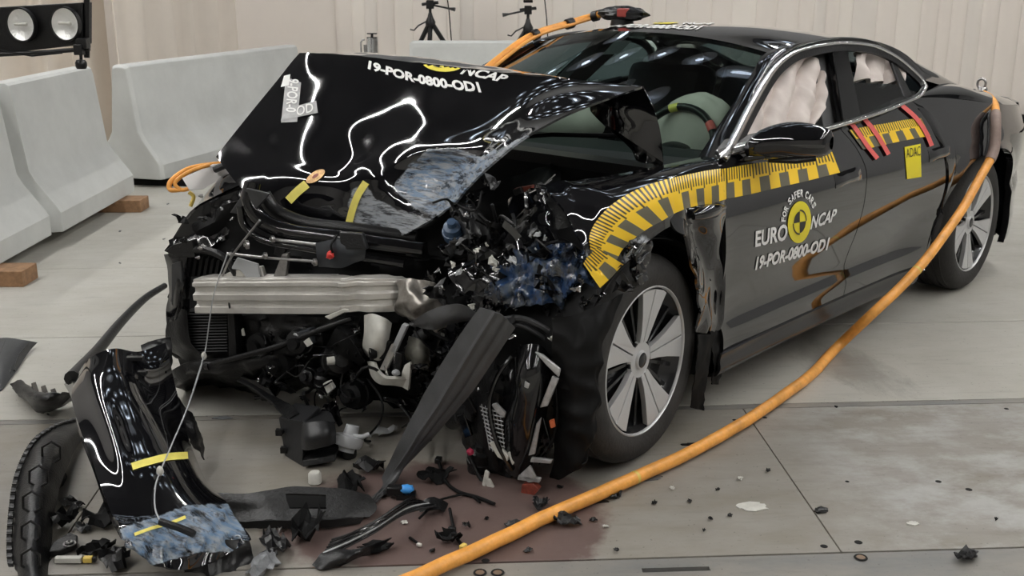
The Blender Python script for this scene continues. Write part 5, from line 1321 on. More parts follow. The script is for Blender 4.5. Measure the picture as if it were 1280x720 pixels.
plate('fuse_box', [(642, 236), (664, 232), (668, 240), (648, 246)], -.30, .03, REDB); plate('fuse_box', [(640, 238), (650, 234), (654, 243), (644, 246)], -.28, .02, BLK)
M().blob(Cp(676, 234, -.24), .02, (1, 1, .7), .4).tube([Cp(674, 236, -.24), Cp(694, 200+18, -.28)], .003).build('torn_flange', CHROME, car)
tube_px('steel_rod', [(660, 242, -.2), (676, 234, -.22), (690, 224, -.24)], .004, CHROME)
# ---- countless small torn pieces, each a part
def shard(px, py, off, s_, m, seed, name='torn_fragment'):
    if 448 < px < 516 and 388 < py < 492 or (py < 304 and 290 < px < 520): return
    r_ = random.Random(seed); c = Cp(px, py, off)
    u_ = Vector((r_.uniform(-1, 1), r_.uniform(-1, 1), r_.uniform(-1, 1))).normalized(); v_ = u_.orthogonal().normalized()
    v_ = Matrix.Rotation(r_.uniform(0, 6), 3, u_) @ v_
    el = r_.uniform(.35, 1.0); pts = []
    for j in range(5):
        pts.append([c + u_*s_*((i/4-.5)*(1.15-1.0*(j/4)*el) + r_.uniform(-.10, .10)) + v_*s_*el*((j/4-.5) + r_.uniform(-.1, .1)) + u_.cross(v_)*s_*.45*noise.noise(Vector((i*.8, j*.8, seed*1.37))) for i in range(5)])
    return sheet(name, pts, m, car, solid=.003, ang=30)
REG = [((540, 300), (690, 430), 64, .085), ((590, 430), (690, 600), 22, .06), ((515, 400), (600, 520), 24, .07), ((330, 400), (450, 500), 30, .055), ((220, 240), (420, 340), 20, .05), ((560, 225), (690, 320), 26, .06), ((690, 350), (790, 410), 18, .06), ((400, 440), (560, 530), 22, .06)]
MC = [BLK]*6 + [DBLK]*4 + [GLOSS]*6 + [GRY]*2 + [PAINT]*4
sd = 100
for (a, b, n_, s_) in REG:
    for k in range(n_):
        sd += 1; m_ = MC[rnd.randrange(len(MC))]; small = m_ in (ALU, STEEL, LGP)
        shard(rnd.uniform(a[0], b[0]), rnd.uniform(a[1], b[1]), rnd.uniform(-.12, .10), s_*rnd.uniform(.5, 1.3)*(.4 if small else 1), m_, sd)
for px, py, s_, m_ in ((618, 330, .07, WPL), (596, 312, .03, WPL), (640, 420, .03, CHROME), (608, 306, .02, WPL), (672, 292, .03, LGP), (574, 340, .04, LGP), (566, 330, .03, WPL), (552, 360, .03, CHROME), (590, 384, .03, WPL), (700, 412, .03, LGP), (694, 424, .05, WPL), (726, 350, .05, BLUEM), (720, 362, .04, CHROME), (640, 324, .06, LGP), (650, 372, .03, CHROME)):
    sd += 1; shard(px, py, .12, s_*.75, m_, sd, 'fragment_glint')
for k in range(20):
    sd += 1; a = REG[k % 6]; shard(rnd.uniform(a[0][0], a[1][0]), rnd.uniform(a[0][1], a[1][1]), rnd.uniform(.02, .15), rnd.uniform(.008, .018), rnd.choice((LGP, CHROME, CHROME, STEEL)), sd, 'fragment_glint')  # tiny pale bits scattered to read as glints of light
for k in range(26):
    px, py = rnd.uniform(330, 560), rnd.uniform(405, 500)
    if 445 < px < 520: continue
    can(px, py, rnd.uniform(-.12, -.02), rnd.uniform(.012, .032), rnd.uniform(.04, .10), rnd.choice((BLK, GLOSS, DBLK, GRY)), (rnd.uniform(-1, 1), rnd.uniform(-1, 1), rnd.uniform(-1, 1)), 'valve')
for k in range(34):
    a = REG[(0, 1, 2, 3, 5, 7)[k % 6]]; x0, y0 = rnd.uniform(a[0][0], a[1][0]), rnd.uniform(a[0][1], a[1][1]); pts = [(x0, y0, rnd.uniform(0, .1))]
    for i in range(4): pts.append((pts[-1][0]+rnd.uniform(-28, 28), min(620, pts[-1][1]+rnd.uniform(-14, 30)), rnd.uniform(.0, .14)))
    tube_px('wire', pts, rnd.choice((.003, .004, .006)), rnd.choice((DBLK, BLK, BLK, GLOSS)), 6, 18)
# ============================================================ torn-off pieces and things lying about (world frame)
class At:
    """a thing standing at loc; turns pixels into its own frame"""
    def __init__(s, name, loc, label, cat, group=None):
        s.o = empty(name, loc, 0, label, cat, group); s.l = Vector(loc)
    def y(s, px, py, Y): return WY(px, py, Y) - s.l
    def g(s, px, py, z=0.): return G(px, py, z) - s.l
    def patch(s, name, rows, nu, nv, m, **k): return patch(name, rows, nu, nv, m, s.o, toward=CAM-s.l, **k)
    def plate(s, name, px, z, th, m, bevel=.002): return M().quadprism([s.g(*p, z) for p in px], (0, 0, th)).build(name, m, s.o, smooth=False, bevel=bevel)
# ---- front bumper skin leaning at the left
gb = G(230, 690); B = At('front_bumper', (gb.x, gb.y, 0), 'torn glossy black front bumper skin leaning on the floor, blue scuffs along its edge', 'bumper')
def brow(pts, Y, dy): n = len(pts); return [B.y(px, py, Y-dy*math.sin(math.pi*i/(n-1))-.25*(1-i/(n-1))) for i, (px, py) in enumerate(pts)]
SKINM = scuffed('bumper_paint', None, blue=(.03, .16, .36), pale=(.28, .32, .36), stretch=(7, 24, 18), amount=.9)
skin = B.patch('skin', [brow([(97, 470), (118, 448), (146, 433), (176, 436), (206, 430)], 3.56, .02), brow([(92, 500), (122, 478), (156, 468), (186, 476), (218, 486)], 3.42, .045), brow([(102, 540), (138, 524), (168, 516), (200, 522), (232, 542)], 3.22, .055),
    brow([(118, 585), (154, 574), (190, 568), (225, 573), (252, 598)], 3.04, .06), brow([(137, 638), (173, 634), (210, 628), (245, 624), (284, 630)], 2.88, .05), brow([(152, 668), (190, 676), (228, 674), (264, 664), (300, 655)], 2.79, .04), brow([(158, 680), (196, 706), (232, 712), (270, 700), (314, 676)], 2.74, .03)],
    60, 80, SKINM, disp=lambda p, u, v: .012*noise.noise(p*4.5)+.010*math.sin(u*7+v*3)*(1-v)+(.012*(1-2*abs(noise.noise(p*16))) if v > .72 else 0)+(.022*math.exp(-((u-.24)/.09)**2-((v-.38)/.2)**2)), solid=.005)
wear_attr(skin, [([(150, 662), (190, 648), (232, 632), (284, 630), (312, 674), (300, 690), (250, 690), (190, 706), (160, 690)], .6)], lambda v: v+B.l)
B.patch('edge_flange', [[B.y(80, 480, 3.39), B.y(90, 500, 3.25), B.y(100, 545, 3.04), B.y(117, 590, 2.86), B.y(134, 640, 2.70), B.y(150, 672, 2.62)], [B.y(90, 474, 3.31), B.y(97, 498, 3.17), B.y(108, 540, 2.97), B.y(124, 585, 2.79), B.y(142, 638, 2.64), B.y(157, 670, 2.56)]], 40, 8, GLOSS, solid=.012, ang=60)
M().tube(spline([B.y(206, 357, 4.45), B.y(180, 374, 4.28), B.y(150, 404, 4.0), B.y(124, 436, 3.72), B.y(104, 458, 3.50), B.y(90, 473, 3.34)], 30), .03, 10, rad=[.013+.013*(i/29) for i in range(30)]).build('upper_rail', BLK, B.o)
B.patch('torn_back', [[B.y(176, 432, 3.62), B.y(196, 424, 3.64), B.y(213, 422, 3.66)], [B.y(180, 450, 3.58), B.y(200, 446, 3.6), B.y(214, 440, 3.64)], [B.y(186, 478, 3.55), B.y(202, 480, 3.58), B.y(212, 466, 3.62)]], 14, 14, BLK, disp=crinkle(.012, 18), solid=.004)
B.patch('inner_web', [[B.y(208, 490, 3.44), B.y(228, 505, 3.45), B.y(240, 520, 3.45)], [B.y(220, 515, 3.36), B.y(240, 528, 3.36), B.y(250, 548, 3.4)], [B.y(230, 545, 3.25), B.y(246, 562, 3.3), B.y(254, 575, 3.35)]], 14, 16, BLK, disp=crinkle(.01, 16), solid=.004)
for k, (px, py) in enumerate(((150, 448), (154, 466), (158, 484), (162, 502), (167, 520))):
    M().box(B.y(px+18, py, 3.40-k*.05), (.06, .02, .012)).build('retainer', BLK, B.o, smooth=False)
def bquad(o, q, nm, m, off=.008):
    vs = [p+CC*0 for p in q]; M().quadprism(q, (0, -.002, .002)).build(nm, m, o, smooth=False)
bb = BVHTree.FromPolygons([v.co+B.l for v in skin.data.vertices], [tuple(p.vertices) for p in skin.data.polygons])
def strip_on(bv, base, pts, w, name, m, parent, n=14, off=.006):
    f = strip_px(pts, w); me = grid_mesh(n, 2); bad = False
    for v in me.vertices:
        px, py = f(v.co.x, v.co.y); r = ray(px, py).normalized(); h = bv.ray_cast(CAM, r)
        q = h[0] if h[0] else None
        if q is None: q = WY(px, py, 2.95)
        v.co = q - r*off - base
    return link(name, me, m, parent, True)
strip_on(bb, B.l, [(165, 583), (185, 577), (210, 571), (235, 569)], 9, 'yellow_tape_strip', YTAPE, B.o)
strip_on(bb, B.l, [(168, 668), (190, 660), (212, 654), (232, 646)], 4, 'yellow_tape_strip', YTAPE, B.o)
M().tube([B.y(200, 652, 2.60), B.y(225, 660, 2.58), B.y(243, 668, 2.57)], .010).build('bent_pin', BLK, B.o)
# torn hem hanging below the scuffed edge
B.patch('torn_hem', [[B.y(196, 704, 2.73), B.y(225, 692, 2.70), B.y(258, 676, 2.69), B.y(310, 676, 2.74)], [B.y(190, 720, 2.72), B.y(226, 716, 2.68), B.y(262, 706, 2.66), B.y(318, 700, 2.72)], [B.y(196, 734, 2.70), B.y(230, 736, 2.66), B.y(270, 730, 2.64), B.y(330, 716, 2.70)]], 30, 14, BLK, disp=crinkle(.014, 14), solid=.004)
# ---- ribbed liner arc left of it
gl = G(70, 700); L_ = At('arch_liner', (gl.x, gl.y, 0), 'big curved black liner with a serrated edge and moulded ribs, left of the bumper skin', 'liner')
outl = [(18, 730), (12, 690), (14, 640), (22, 592), (42, 552), (70, 532), (96, 524)]
inn = [(66, 735), (64, 700), (66, 655), (74, 612), (86, 580), (98, 556), (108, 545)]
Ys = [2.60, 2.71, 2.85, 3.04, 3.24, 3.45, 3.60]
rows = []
for f, dy, in ((0, .05), (.25, -.02), (.5, -.05), (.75, -.04), (1, .02)):
    rows.append([L_.y(a[0]+(b[0]-a[0])*f, a[1]+(b[1]-a[1])*f, Y+dy) for a, b, Y in zip(outl, inn, Ys)])
L_.patch('shell', rows, 60, 24, BLK, solid=.005, disp=lambda p, u, v: .003*math.sin(u*160)*(1 if v < .12 else 0)+.004*noise.noise(p*12))
osp = spline([L_.y(a[0], a[1], Y+.03) for a, Y in zip(outl, Ys)], 92)
for k in range(0, 90): 
    M().box(osp[k], (.014, .008, .008), Matrix.Rotation(k*.5, 3, 'X')).build('serration', BLK, L_.o, smooth=False)
for k in range(5):           # moulded hexagon ribs
    px, py, Y = ((38, 700, 2.66), (38, 665, 2.75), (40, 628, 2.86), (48, 596, 3.00), (64, 566, 3.18))[k]
    hexa = [L_.y(px+(13*math.cos(R(a))), py+14*math.sin(R(a)), Y-.03) for a in range(30, 391, 60)]
    M().tube(hexa, .004, 6).build('hex_rib', BLK, L_.o)
L_.patch('inner_sheet', [[L_.y(60, 660, 2.98), L_.y(66, 610, 3.12), L_.y(84, 560, 3.5), L_.y(104, 540, 3.70)], [L_.y(70, 636, 3.10), L_.y(82, 600, 3.25), L_.y(100, 562, 3.58), L_.y(112, 550, 3.66)], [L_.y(84, 626, 3.16), L_.y(104, 606, 3.3), L_.y(116, 575, 3.5), L_.y(124, 565, 3.56)]], 24, 18, DBLK, disp=crinkle(.012, 8), solid=.005)
# ---- vent blade and ribbed strip at the left
v_ = G(50, 505); VB = At('vent_blade', (v_.x, v_.y, 0), 'angled black plastic vent blade lying behind the bumper skin', 'blade')
VB.patch('blade', [[VB.g(12, 480, .03), VB.g(24, 494, .05), VB.g(40, 508, .05), VB.g(54, 517, .02)], [VB.g(22, 476, .05), VB.g(40, 492, .10), VB.g(56, 500, .12), VB.g(70, 510, .05)], [VB.g(27, 478, .02), VB.g(50, 492, .05), VB.g(70, 492, .12), VB.g(92, 490, .10)], [VB.g(36, 488, .004), VB.g(60, 502, .004), VB.g(74, 508, .01), VB.g(90, 500, .02)]], 20, 18, BLK, disp=crinkle(.008, 12), solid=.006)
for k in range(3): VB.plate('rib', [(40+k*12, 488+k*4), (46+k*12, 486+k*4), (52+k*12, 504+k*2), (46+k*12, 506+k*2)], .05, .03, GLOSS)
v2 = G(20, 450); RS = At('ribbed_mat', (v2.x, v2.y, 0), 'dark ribbed rubber strip at the left edge of the floor', 'mat')
RS.patch('base', [[RS.g(-20, 428, .03), RS.g(5, 422, .05), RS.g(30, 425, .05), RS.g(47, 428, .02)], [RS.g(-20, 455, .02), RS.g(0, 450, .04), RS.g(18, 448, .03), RS.g(36, 440, .008)], [RS.g(-20, 492, .004), RS.g(-5, 488, .006), RS.g(4, 485, .006), RS.g(22, 462, .004)]], 20, 18, GRY, solid=.006)
for k in range(8): M().tube([RS.g(-16+k*7.5, 424+k*.6, .056-k*.003), RS.g(-20+k*6.2, 452-k*1.2, .048-k*.003), RS.g(-20+k*5.4, 487-k*3.4, .014)], .004, 6).build('rib', BLK, RS.o)
# ---- dark box housing that fell under the beam
DGB = mat('air_box_plastic', (.018, .0185, .02), .4, bump=.1, bscale=200)
h_ = G(388, 575); HB = At('air_box', (h_.x, h_.y, 0), 'dark grey plastic air box with an open slot, standing on the floor under the beam', 'air box')
Yb = h_.y
HB.patch('front_shell', [[HB.y(378, 525, Yb-.02), HB.y(384, 528, Yb-.06), HB.y(405, 526, Yb-.06), HB.y(418, 528, Yb-.02)], [HB.y(376, 545, Yb-.05), HB.y(384, 548, Yb-.10), HB.y(408, 542, Yb-.10), HB.y(420, 540, Yb-.05)], [HB.y(376, 560, Yb-.05), HB.y(384, 563, Yb-.09), HB.y(408, 558, Yb-.09), HB.y(420, 554, Yb-.05)]], 14, 10, DGB, solid=.006)
M().quadprism([HB.y(348, 522, Yb+.06), HB.y(380, 528, Yb-.03), HB.y(378, 584, Yb-.05), HB.y(356, 570, Yb+.03)], (.03, .14, 0)).build('side_wall', DGB, HB.o, smooth=False, bevel=.004)
M().quadprism([HB.y(350, 522, Yb+.05), HB.y(380, 528, Yb-.04), HB.y(419, 527, Yb-.02), HB.y(412, 512, Yb+.16), HB.y(368, 512, Yb+.18)], (0, 0, -.006)).build('lid', DGB, HB.o, smooth=False)
M().quadprism([HB.y(378, 576, Yb-.07), HB.y(420, 568, Yb-.06), HB.y(419, 577, Yb-.07), HB.y(378, 584, Yb-.08)], (0, .14, 0)).build('base', BLK, HB.o, smooth=False, bevel=.003)
M().quadprism([HB.y(380, 565, Yb-.0), HB.y(419, 558, Yb-.0), HB.y(418, 568, Yb-.0), HB.y(380, 575, Yb-.0)], (0, .1, 0)).build('slot_back', DBLK, HB.o, smooth=False)
HB.patch('tongue', [[HB.y(296, 476, Yb+.22), HB.y(325, 492, Yb+.16), HB.y(348, 512, Yb+.08), HB.y(362, 524, Yb+.02)], [HB.y(302, 474, Yb+.24), HB.y(335, 490, Yb+.2), HB.y(358, 504, Yb+.14), HB.y(374, 516, Yb+.06)]], 20, 6, BLK, disp=crinkle(.006, 9), solid=.005)
for px, py in ((349, 540), (355, 562)): M().box(HB.y(px, py, Yb+.03), (.022, .02, .02)).build('clip', BLK, HB.o, smooth=False)
# ---- grey pump beside it
p_ = G(436, 572); PU = At('water_pump', (p_.x, p_.y, 0), 'small light grey pump with a round open mouth, beside the dark air box', 'pump')
tl = Matrix.Rotation(R(-20), 3, 'X') @ Matrix.Rotation(R(15), 3, 'Y')
M().lathe([(.012, .06), (.022, .062), (.024, .05), (.026, .03), (.048, .024), (.05, .0), (.044, -.012), (.03, -.014), (.03, -.03), (.0, -.03)], 24, 'z', (0, 0, .055), tl).build('body', LGP, PU.o)
M().tube([V(.02, -.01, .085), V(.05, -.01, .082), V(.075, -.005, .09)], .008).build('arm', LGP, PU.o)
M().lathe([(0, .004), (.026, .004), (.028, .03), (.02, .045), (0, .045)], 16, 'z').build('motor', BLK, PU.o)
c_ = G(394, 604); CP = At('white_cap', (c_.x, c_.y, 0), 'round white plastic cap lying on the floor in front of the air box', 'cap')
M().lathe([(0, .042), (.016, .04), (.021, .034), (.022, .004), (.018, .0), (0, .0)], 20, 'z').build('shell', WPL, CP.o)
# ---- flat undertray with a square opening
t_ = G(370, 640); UT = At('undertray', (t_.x, t_.y, 0), 'flat grey-black undertray with a square opening, lying in front of the bumper skin', 'undertray')
def uth(u, v): return .46 < u < .70 and .22 < v < .62
UT.patch('tray', [[UT.g(262, 618, .05), UT.g(315, 616, .07), UT.g(365, 608, .07), UT.g(420, 610, .06), UT.g(462, 618, .03)], [UT.g(275, 628, .04), UT.g(320, 626, .06), UT.g(365, 622, .06), UT.g(420, 624, .05), UT.g(470, 630, .03)], [UT.g(290, 640, .02), UT.g(330, 638, .04), UT.g(370, 638, .04), UT.g(420, 638, .04), UT.g(470, 638, .02)], [UT.g(302, 654, .01), UT.g(340, 650, .03), UT.g(375, 652, .03), UT.g(420, 648, .03), UT.g(462, 646, .01)]], 40, 24, mat('mottled_black_plastic', (.022, .022, .022), .5, noise_amt=.7, nscale=60, bump=.3, bscale=90), hole=uth, disp=lambda p, u, v: .004*noise.noise(p*14), solid=.006)
UT.patch('front_lip', [[UT.g(298, 652, .02), UT.g(340, 650, .035), UT.g(400, 650, .035), UT.g(455, 646, .02)], [UT.g(304, 660, .002), UT.g(342, 660, .01), UT.g(400, 660, .01), UT.g(450, 654, .004)]], 24, 5, BLK, disp=crinkle(.005, 20), solid=.004)
UT.plate('opening_floor', [(352, 612), (414, 612), (412, 636), (358, 636)], .004, .004, DBLK)
UT.patch('torn_arm', [[UT.g(255, 616, .03), UT.g(285, 616, .04), UT.g(318, 622, .05)], [UT.g(262, 624, .03), UT.g(285, 628, .03), UT.g(312, 632, .04)]], 12, 5, BLK, solid=.006)
# ---- bundle of grille slats
s_ = G(470, 670); GS = At('grille_bundle', (s_.x, s_.y, 0), 'bent bundle of thin black grille slats, lying behind the orange hose', 'grille')
for k in range(9):
    d = k*2.6
    M().tube(spline([GS.g(398+d*.8, 702-d*1.3, .012+.004*k), GS.g(430+d*.5, 685-d*.9, .03+.004*k), GS.g(468+d*.3, 665-d*.8, .05+.004*k), GS.g(505+d*.2, 642-d*.8, .05+.004*k), GS.g(545-d, 632-d*.3, .03)], 26), .0042, 6).build('slat', LGP if k == 3 else (GLOSS if k % 2 else BLK), GS.o)
GS.patch('end_plate', [[GS.g(390, 706, .004), GS.g(400, 695, .02), GS.g(412, 684, .02)], [GS.g(400, 712, .004), GS.g(430, 698, .03), GS.g(450, 686, .04)], [GS.g(425, 708, .004), GS.g(460, 692, .01), GS.g(490, 672, .02)]], 14, 10, BLK, disp=crinkle(.006, 14), solid=.004)
GS.patch('end_plate', [[GS.g(520, 630, .03), GS.g(540, 622, .04), GS.g(560, 630, .01)], [GS.g(525, 640, .01), GS.g(545, 638, .02), GS.g(555, 640, .004)]], 10, 6, BLK, disp=crinkle(.006, 20), solid=.004)
b_ = G(508, 622); BC = At('blue_connector', (b_.x, b_.y, 0), 'small bright blue plug lying at the upper end of the slat bundle', 'connector')
M().blob((0, 0, .03), .022, (1.1, .8, .65), .25, 3, 2).build('plug', BLUEC, BC.o, ang=60)
M().box((-.035, .0, .026), (.05, .03, .03)).build('socket', BLK, BC.o, bevel=.004); M().box((.0, 0, .008), (.06, .04, .016)).build('base', BLK, BC.o)
# ---- tools at the lower left
l1 = G(92, 704); PN = At('marker_bar', (l1.x, l1.y, 0), 'small white marker bar with a yellow tip, lowest at the left of the floor', 'marker')
M().box((-.012, 0, .012), (.075, .018, .016)).build('body', WPL, PN.o, bevel=.002); M().box((.042, .001, .012), (.026, .018, .016)).build('tip', YELC, PN.o, bevel=.003); M().box((.058, .001, .012), (.012, .012, .012)).build('end', BLK, PN.o)
l2 = G(80, 690); LT = At('latch', (l2.x, l2.y, 0), 'black metal latch with a round steel pivot above the white marker bar', 'latch')
M().quadprism([LT.g(62, 696, .006), LT.g(66, 685, .006), LT.g(88, 672, .006), LT.g(98, 676, .006), LT.g(97, 686, .006), LT.g(76, 695, .006)], (0, 0, .018)).build('plate', BLK, LT.o, bevel=.003)
c3 = LT.g(87, 680, .024)
for r, m_, z in ((.018, STEEL, 0), (.013, BLK, .003), (.009, STEEL, .006), (.004, BLK, .009)): M().lathe([(0, z+.003), (r, z+.003), (r, z)], 18, 'z', c3).build('pivot', m_, LT.o)
# ---- measuring wire with white beads from beam to bumper
mw = empty('measuring_wire', CO, YAW, 'thin grey measuring wire with white beads hanging from the silver beam to the bumper skin', 'wire')
wp = [Cp(284, 318, .09), Cp(268, 365, .10), Cp(262, 400, .105), Cp(255, 445, .12), to_car(WY(236, 505, 3.2)), to_car(WY(215, 555, 2.95)), to_car(WY(200, 590, 2.79)), to_car(WY(194, 610, 2.72)), to_car(WY(194, 636, 2.66)), to_car(WY(202, 655, 2.61))]
M().tube(spline(wp, 50), .0022, 6).build('strand', LGP, mw)
M().tube(spline([p+V(.006, .006, 0) for p in wp[3:8]], 30), .0016, 6).build('strand', LGP, mw)
for px, py, Y in ((255, 445, None), (200, 589, 2.785)):
    p = Cp(px, py, .12) if Y is None else to_car(WY(px, py, Y)); M().blob(p, .010, (1, 1, 1.5), .1).build('bead', WPL, mw)

# ============================================================ hoses and cables of the car
oc = empty('orange_hose', CO, YAW, 'thick orange hose dropping from the rear wing and running across the floor plates', 'hose')
hp = [Yp(1229, 118, .78), Yp(1236, 122, .84), Yp(1243, 132, .93), Yp(1245, 150, 1.0), Yp(1243, 185, 1.03), Yp(1229, 216, 1.04), Yp(1200, 266, 1.08), Yp(1165, 315, 1.10), Yp(1130, 354, 1.08), Yp(1090, 393, 1.04)]
hp += [Zp(1045, 436, .028), Zp(1000, 480, .026), Zp(930, 527, .026), Zp(860, 567, .026), Zp(800, 594, .026), Zp(740, 621, .026), Zp(670, 652, .026), Zp(600, 686, .026), Zp(530, 717, .026), Zp(470, 742, .026), Zp(400, 765, .026)]
hs_ = spline(hp, 160)
hs_ = [p + Vector((0, .006*noise.noise(p*3), max(0, .004*noise.noise(p*9)) if p.z < .05 else 0)) for p in hs_]
M().tube(hs_, .0215, 14).build('hose', ORNG, oc)
M().tube(hs_[21:37], .026, 14).build('sleeve', BRWN, oc)
M().tube([p+V(0, -.03, 0) for p in hs_[14:36]], .010, 8).build('grey_lead', GRY, oc)
for k in (60, 112): M().tube([hs_[k], hs_[k].lerp(hs_[k+1], .4)], .0222, 14).build('tape_band', YELC, oc)
# shackle on the rear wing
sh = empty('shackle', CO, YAW, 'steel shackle ring standing on the rear wing where the orange hose ends', 'shackle')
c0 = Yp(1225, 122, .74)
ring = [c0+V(.0, .022*math.cos(q), .075+.026*math.sin(q)) for q in [2*math.pi*i/20 for i in range(21)]]
M().tube(ring, .007, 8).build('ring', STEEL, sh); M().blob(c0+V(0, 0, .02), .026, (1, 1, 1.3), .2).tube([c0+V(0, -.02, .03), c0+V(0, .03, .05)], .012).build('body', STEEL, sh); M().tube([c0+V(0, .0, -.02), c0+V(0, 0, .03)], .012).build('pin', STEEL, sh)
M().tube(spline([c0+V(.0, -.0, 0), c0+V(.06, -.05, .01), c0+V(.12, -.10, .0), c0+V(.16, -.06, .0), c0+V(.10, .0, -.01)], 20), .006).build('lanyard', STEEL, sh)
# roof cable along the far windscreen edge to the flash unit
rc = empty('roof_cable', CO, YAW, 'orange cable taped along the far edge of the windscreen and roof', 'cable')
rp = [Yp(600, 92, -.70), Yp(625, 72, -.68), Yp(650, 53, -.66), Yp(675, 40, -.64), Yp(705, 31, -.62), Yp(735, 22, -.58), Yp(762, 15, -.45)]
rs = spline(rp, 50); M().tube(rs, .017, 10).build('cable', ORNG, rc); M().tube([p+V(.0, .03, -.002) for p in rs], .009, 8).build('second_lead', ORNG, rc)
for k in (21, 33, 42): M().tube([rs[k]+V(0, .01, 0), rs[k+2]+V(0, .01, 0)], .026, 10).build('tape_band', BLK, rc)
fu = empty('flash_unit', CO, YAW, 'black wrapped flash unit with red lamp faces on the roof', 'flash unit')
fc_ = Yp(778, 17, -.32)
M().blob(fc_, .085, (.8, 1.6, .42), .25, 3, 4, 24, 16).build('wrap', BLK, fu)
M().box(fc_+V(.045, .04, .006), (.045, .05, .04)).build('red_lamp', mat('dull_red_lens', (.32, .05, .04), .4), fu, bevel=.006)
M().lathe([(0, 0), (.05, 0), (.06, -.06), (0, -.06)], 16, 'z', fc_+V(0, 0, -.01)).build('suction_foot', BLK, fu)
# small orange lead and white connector at the far front corner
sc_ = empty('charging_lead', CO, YAW, 'thin orange lead looped through a white connector at the far front corner of the car', 'lead')
M().tube(spline([Yp(352, 196, -.72), Yp(315, 202, -.82), Yp(270, 205, -.90), Yp(236, 211, -.94), Yp(214, 226, -.95), Yp(213, 237, -.94), Yp(226, 237, -.90)], 36), .010, 10).build('lead', ORNG, sc_)
M().tube(spline([Yp(262, 206, -.86), Yp(238, 214, -.90), Yp(219, 228, -.92), Yp(226, 237, -.90), Yp(236, 236, -.88)], 24), .008, 8).build('lead', ORNG, sc_)
M().quadprism([Yp(226, 222, -.90), Yp(266, 204, -.86), Yp(272, 218, -.84), Yp(236, 239, -.86)], V(-.05, .02, 0)).build('connector', mat('white_connector', (.80, .77, .75), .5), sc_, bevel=.006)
M().quadprism([Yp(241, 227, -.878), Yp(252, 221, -.870), Yp(253, 223.5, -.868), Yp(242, 229, -.876)], V(.004, 0, 0)).build('red_print', REDC, sc_, smooth=False)
M().tube([Yp(268, 212, -.84), Yp(282, 206, -.80)], .014, 8).build('plug', GRY, sc_); M().tube(spline([Yp(236, 240, -.88), Yp(242, 246, -.87), Yp(238, 258, -.87)], 10), .008).build('lead', YELC, sc_)

# ============================================================ loose leads and fragments on the floor plates
def lead(name, pts, r, label, m=DBLK, ends=()):
    o = At(name, tuple(G(pts[0][0], pts[0][1])), label, 'lead')
    M().tube(spline([o.g(*p) for p in pts], 40), r, 8).build('lead', m, o.o)
    for (px, py, z, sx, mm) in ends: M().box(o.g(px, py, z), (sx, sx*.7, sx*.6), Matrix.Rotation(px, 3, 'Z')).build('plug', mm, o.o, bevel=.003)
lead('loose_lead', [(548, 575, .012), (556, 600, .010), (572, 614, .008), (598, 622, .008), (618, 630, .010)], .006, 'black lead running from the nose to the small white label by the wheel', DBLK, [(548, 575, .015, .03, BLK)])
lead('loose_lead', [(562, 636, .02), (566, 655, .008), (571, 672, .008), (578, 682, .008)], .005, 'short black lead with a yellow plug pointing at the orange hose', DBLK, [(565, 661, .012, .022, BLK), (579, 683, .010, .022, YELC)])
lead('loose_lead', [(512, 672, .006), (518, 676, .006), (524, 680, .006)], .004, 'tiny black lead with a white plug left of the black shard', DBLK, [(524, 681, .008, .016, WPL)])
lead('loose_lead', [(524, 648, .01), (545, 628, .02), (560, 622, .012), (585, 618, .008), (600, 628, .008)], .004, 'thin black lead looping out of the slat bundle', DBLK)
def frag(px, py, s_, m, label, seed, h=.02, group=None, name='plastic_fragment', flat=False, asp=.7):
    r_ = random.Random(seed); p = G(px, py); n = 7
    k = 6; Z = []
    for j in range(k+1):
        for i in range(k+1):
            u_, v_ = i/k*2-1, j/k*2-1; rim = 1-.35*abs(v_)*r_.random(); x = s_*(u_*rim + r_.uniform(-.13, .13)); y = s_*asp*(v_*(1-.3*abs(u_)) + r_.uniform(-.13, .13))
            z = h*(.5+.9*noise.noise(Vector((u_*1.7+seed*2.3, v_*1.7, seed*.7)))) if not flat else h*.4
            Z.append((x, y, z))
    z0 = min(q[2] for q in Z); vs = [(x, y, z-z0+.0035) for x, y, z in Z]
    fs = [(j*(k+1)+i, j*(k+1)+i+1, (j+1)*(k+1)+i+1, (j+1)*(k+1)+i) for j in range(k) for i in range(k) if not ((i in (0, k-1)) and (j in (0, k-1)))]
    mm_ = M().add(vs, fs); mm_.keep = True
    o = mm_.build(name, m, None, ang=20, loc=(p.x, p.y, 0), solid=.003 if s_ > .015 else .002, soff=-1); o.rotation_euler = (0, 0, r_.uniform(0, 6) if not flat else 0)
    bm = bmesh.new(); bm.from_mesh(o.data); bmesh.ops.delete(bm, geom=[v for v in bm.verts if not v.link_faces], context='VERTS'); bm.to_mesh(o.data); bm.free()
    return tag(o, label, 'fragment', group)
frag(940, 634, .045, WPL, 'flat white flake right of the orange hose, on the left steel plate', 3, .006, name='pale_flake', flat=True)
frag(1141, 655, .018, WPL, 'tiny white flake on the right steel plate', 5, .004, name='pale_flake', flat=True)
frag(1026, 639, .026, BLK, 'thin black triangle lying across the plate joint', 6, .005)
frag(1208, 698, .045, BLK, 'knotted black piece at the lower right on the slotted rail', 7, .035, asp=.5)
frag(708, 656, .042, BLK, 'ragged black piece in front of the orange hose', 8, .03)
frag(560, 679, .040, DBLK, 'black pointed shard behind the orange hose, near its lower end', 9, .035, asp=.5)
frag(676, 634, .035, BLK, 'black lump between the orange hose and the wheel', 10, .03)
frag(870, 556, .05, BLK, 'thin black blade by the hose, right of the front wheel', 11, .012, asp=.25, flat=True)
frag(782, 606, .045, LGP, 'grey broken pin with a black clip, just right of the hose', 12, .015, asp=.3)
frag(770, 622, .030, BLK, 'small black clip below the grey broken pin', 13, .02, asp=.5)
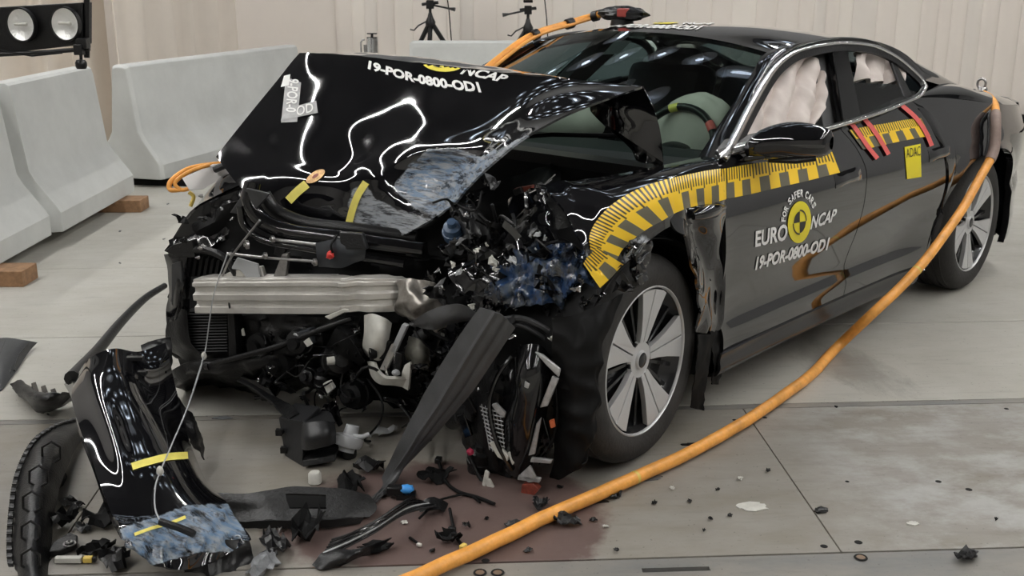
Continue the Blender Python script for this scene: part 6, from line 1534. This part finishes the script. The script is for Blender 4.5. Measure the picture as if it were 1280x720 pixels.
frag(742, 627, .045, BLK, 'flat black strip tucked against the hose', 14, .010, asp=.3, flat=True)
frag(806, 597, .06, mat('grey_flake', (.12, .12, .12), .5), 'flat grey flake half under the hose, near the wheel', 15, .006, asp=.45, flat=True)
frag(640, 656, .028, GRY, 'grey flake touching the hose on its far side', 16, .010, asp=.5)
frag(583, 660, .012, BLK, 'small round black bead on the reddish floor stain', 17, .016)
frag(78, 660, .05, BLK, 'folded black piece between the liner and the bumper skin', 18, .05)
frag(105, 664, .025, GRY, 'grey crumb beside the folded black piece', 19, .02)
frag(120, 690, .05, DBLK, 'black wedge at the foot of the bumper skin', 20, .03)
frag(90, 633, .05, BLK, 'flat black leaf lying inside the curved liner', 21, .02, asp=.4)
frag(130, 655, .07, DBLK, 'dark shield piece under the left edge of the bumper skin', 22, .04)
frag(145, 705, .06, BLK, 'black lump in front of the bumper skin, lower left', 23, .04)
frag(345, 690, .06, BLK, 'black bracket piece right of the scuffed bumper edge', 24, .05)
frag(385, 672, .07, DBLK, 'black finned lump in front of the undertray', 25, .07)
frag(330, 712, .06, SCUF, 'pale scuffed piece at the bottom edge, right of the bumper skin', 26, .04)
frag(470, 688, .05, DBLK, 'black crumb below the slat bundle', 27, .02)
frag(440, 612, .06, DBLK, 'black tangle behind the undertray', 28, .05)
frag(462, 590, .05, BLK, 'black lump right of the grey pump', 29, .06)
frag(480, 545, .05, LGP, 'grey torn strip behind the grey pump', 30, .03, asp=.4)
frag(545, 600, .06, DBLK, 'dark torn leaf in front of the hanging grey strip', 31, .04)
frag(278, 523, .035, SCUF, 'small dark smear-like flake on the floor under the radiators', 32, .008, flat=True, asp=.4)
frag(310, 640, .05, BLK, 'black lump at the left end of the undertray', 33, .04)
frag(350, 660, .035, STEEL, 'small steel strap between the bumper skin and the slat bundle', 34, .02, asp=.3)
for k, (px, py) in enumerate(((897, 613), (912, 646), (880, 665), (862, 628), (888, 650), (742, 652), (757, 660), (700, 610), (818, 630), (840, 612), (540, 690), (505, 655), (608, 650), (1245, 651), (925, 600), (960, 590), (1045, 510), (770, 690), (660, 690), (230, 610), (60, 520), (42, 510), (150, 290), (205, 300), (150, 330), (210, 256))):
    frag(px, py, rnd.uniform(.006, .014), rnd.choice((BLK, BLK, DBLK, WPL)) if py > 400 else SCUF, 'tiny loose crumb on the hall floor', 60+k, .008, 'crumbs on the floor', 'crumb')
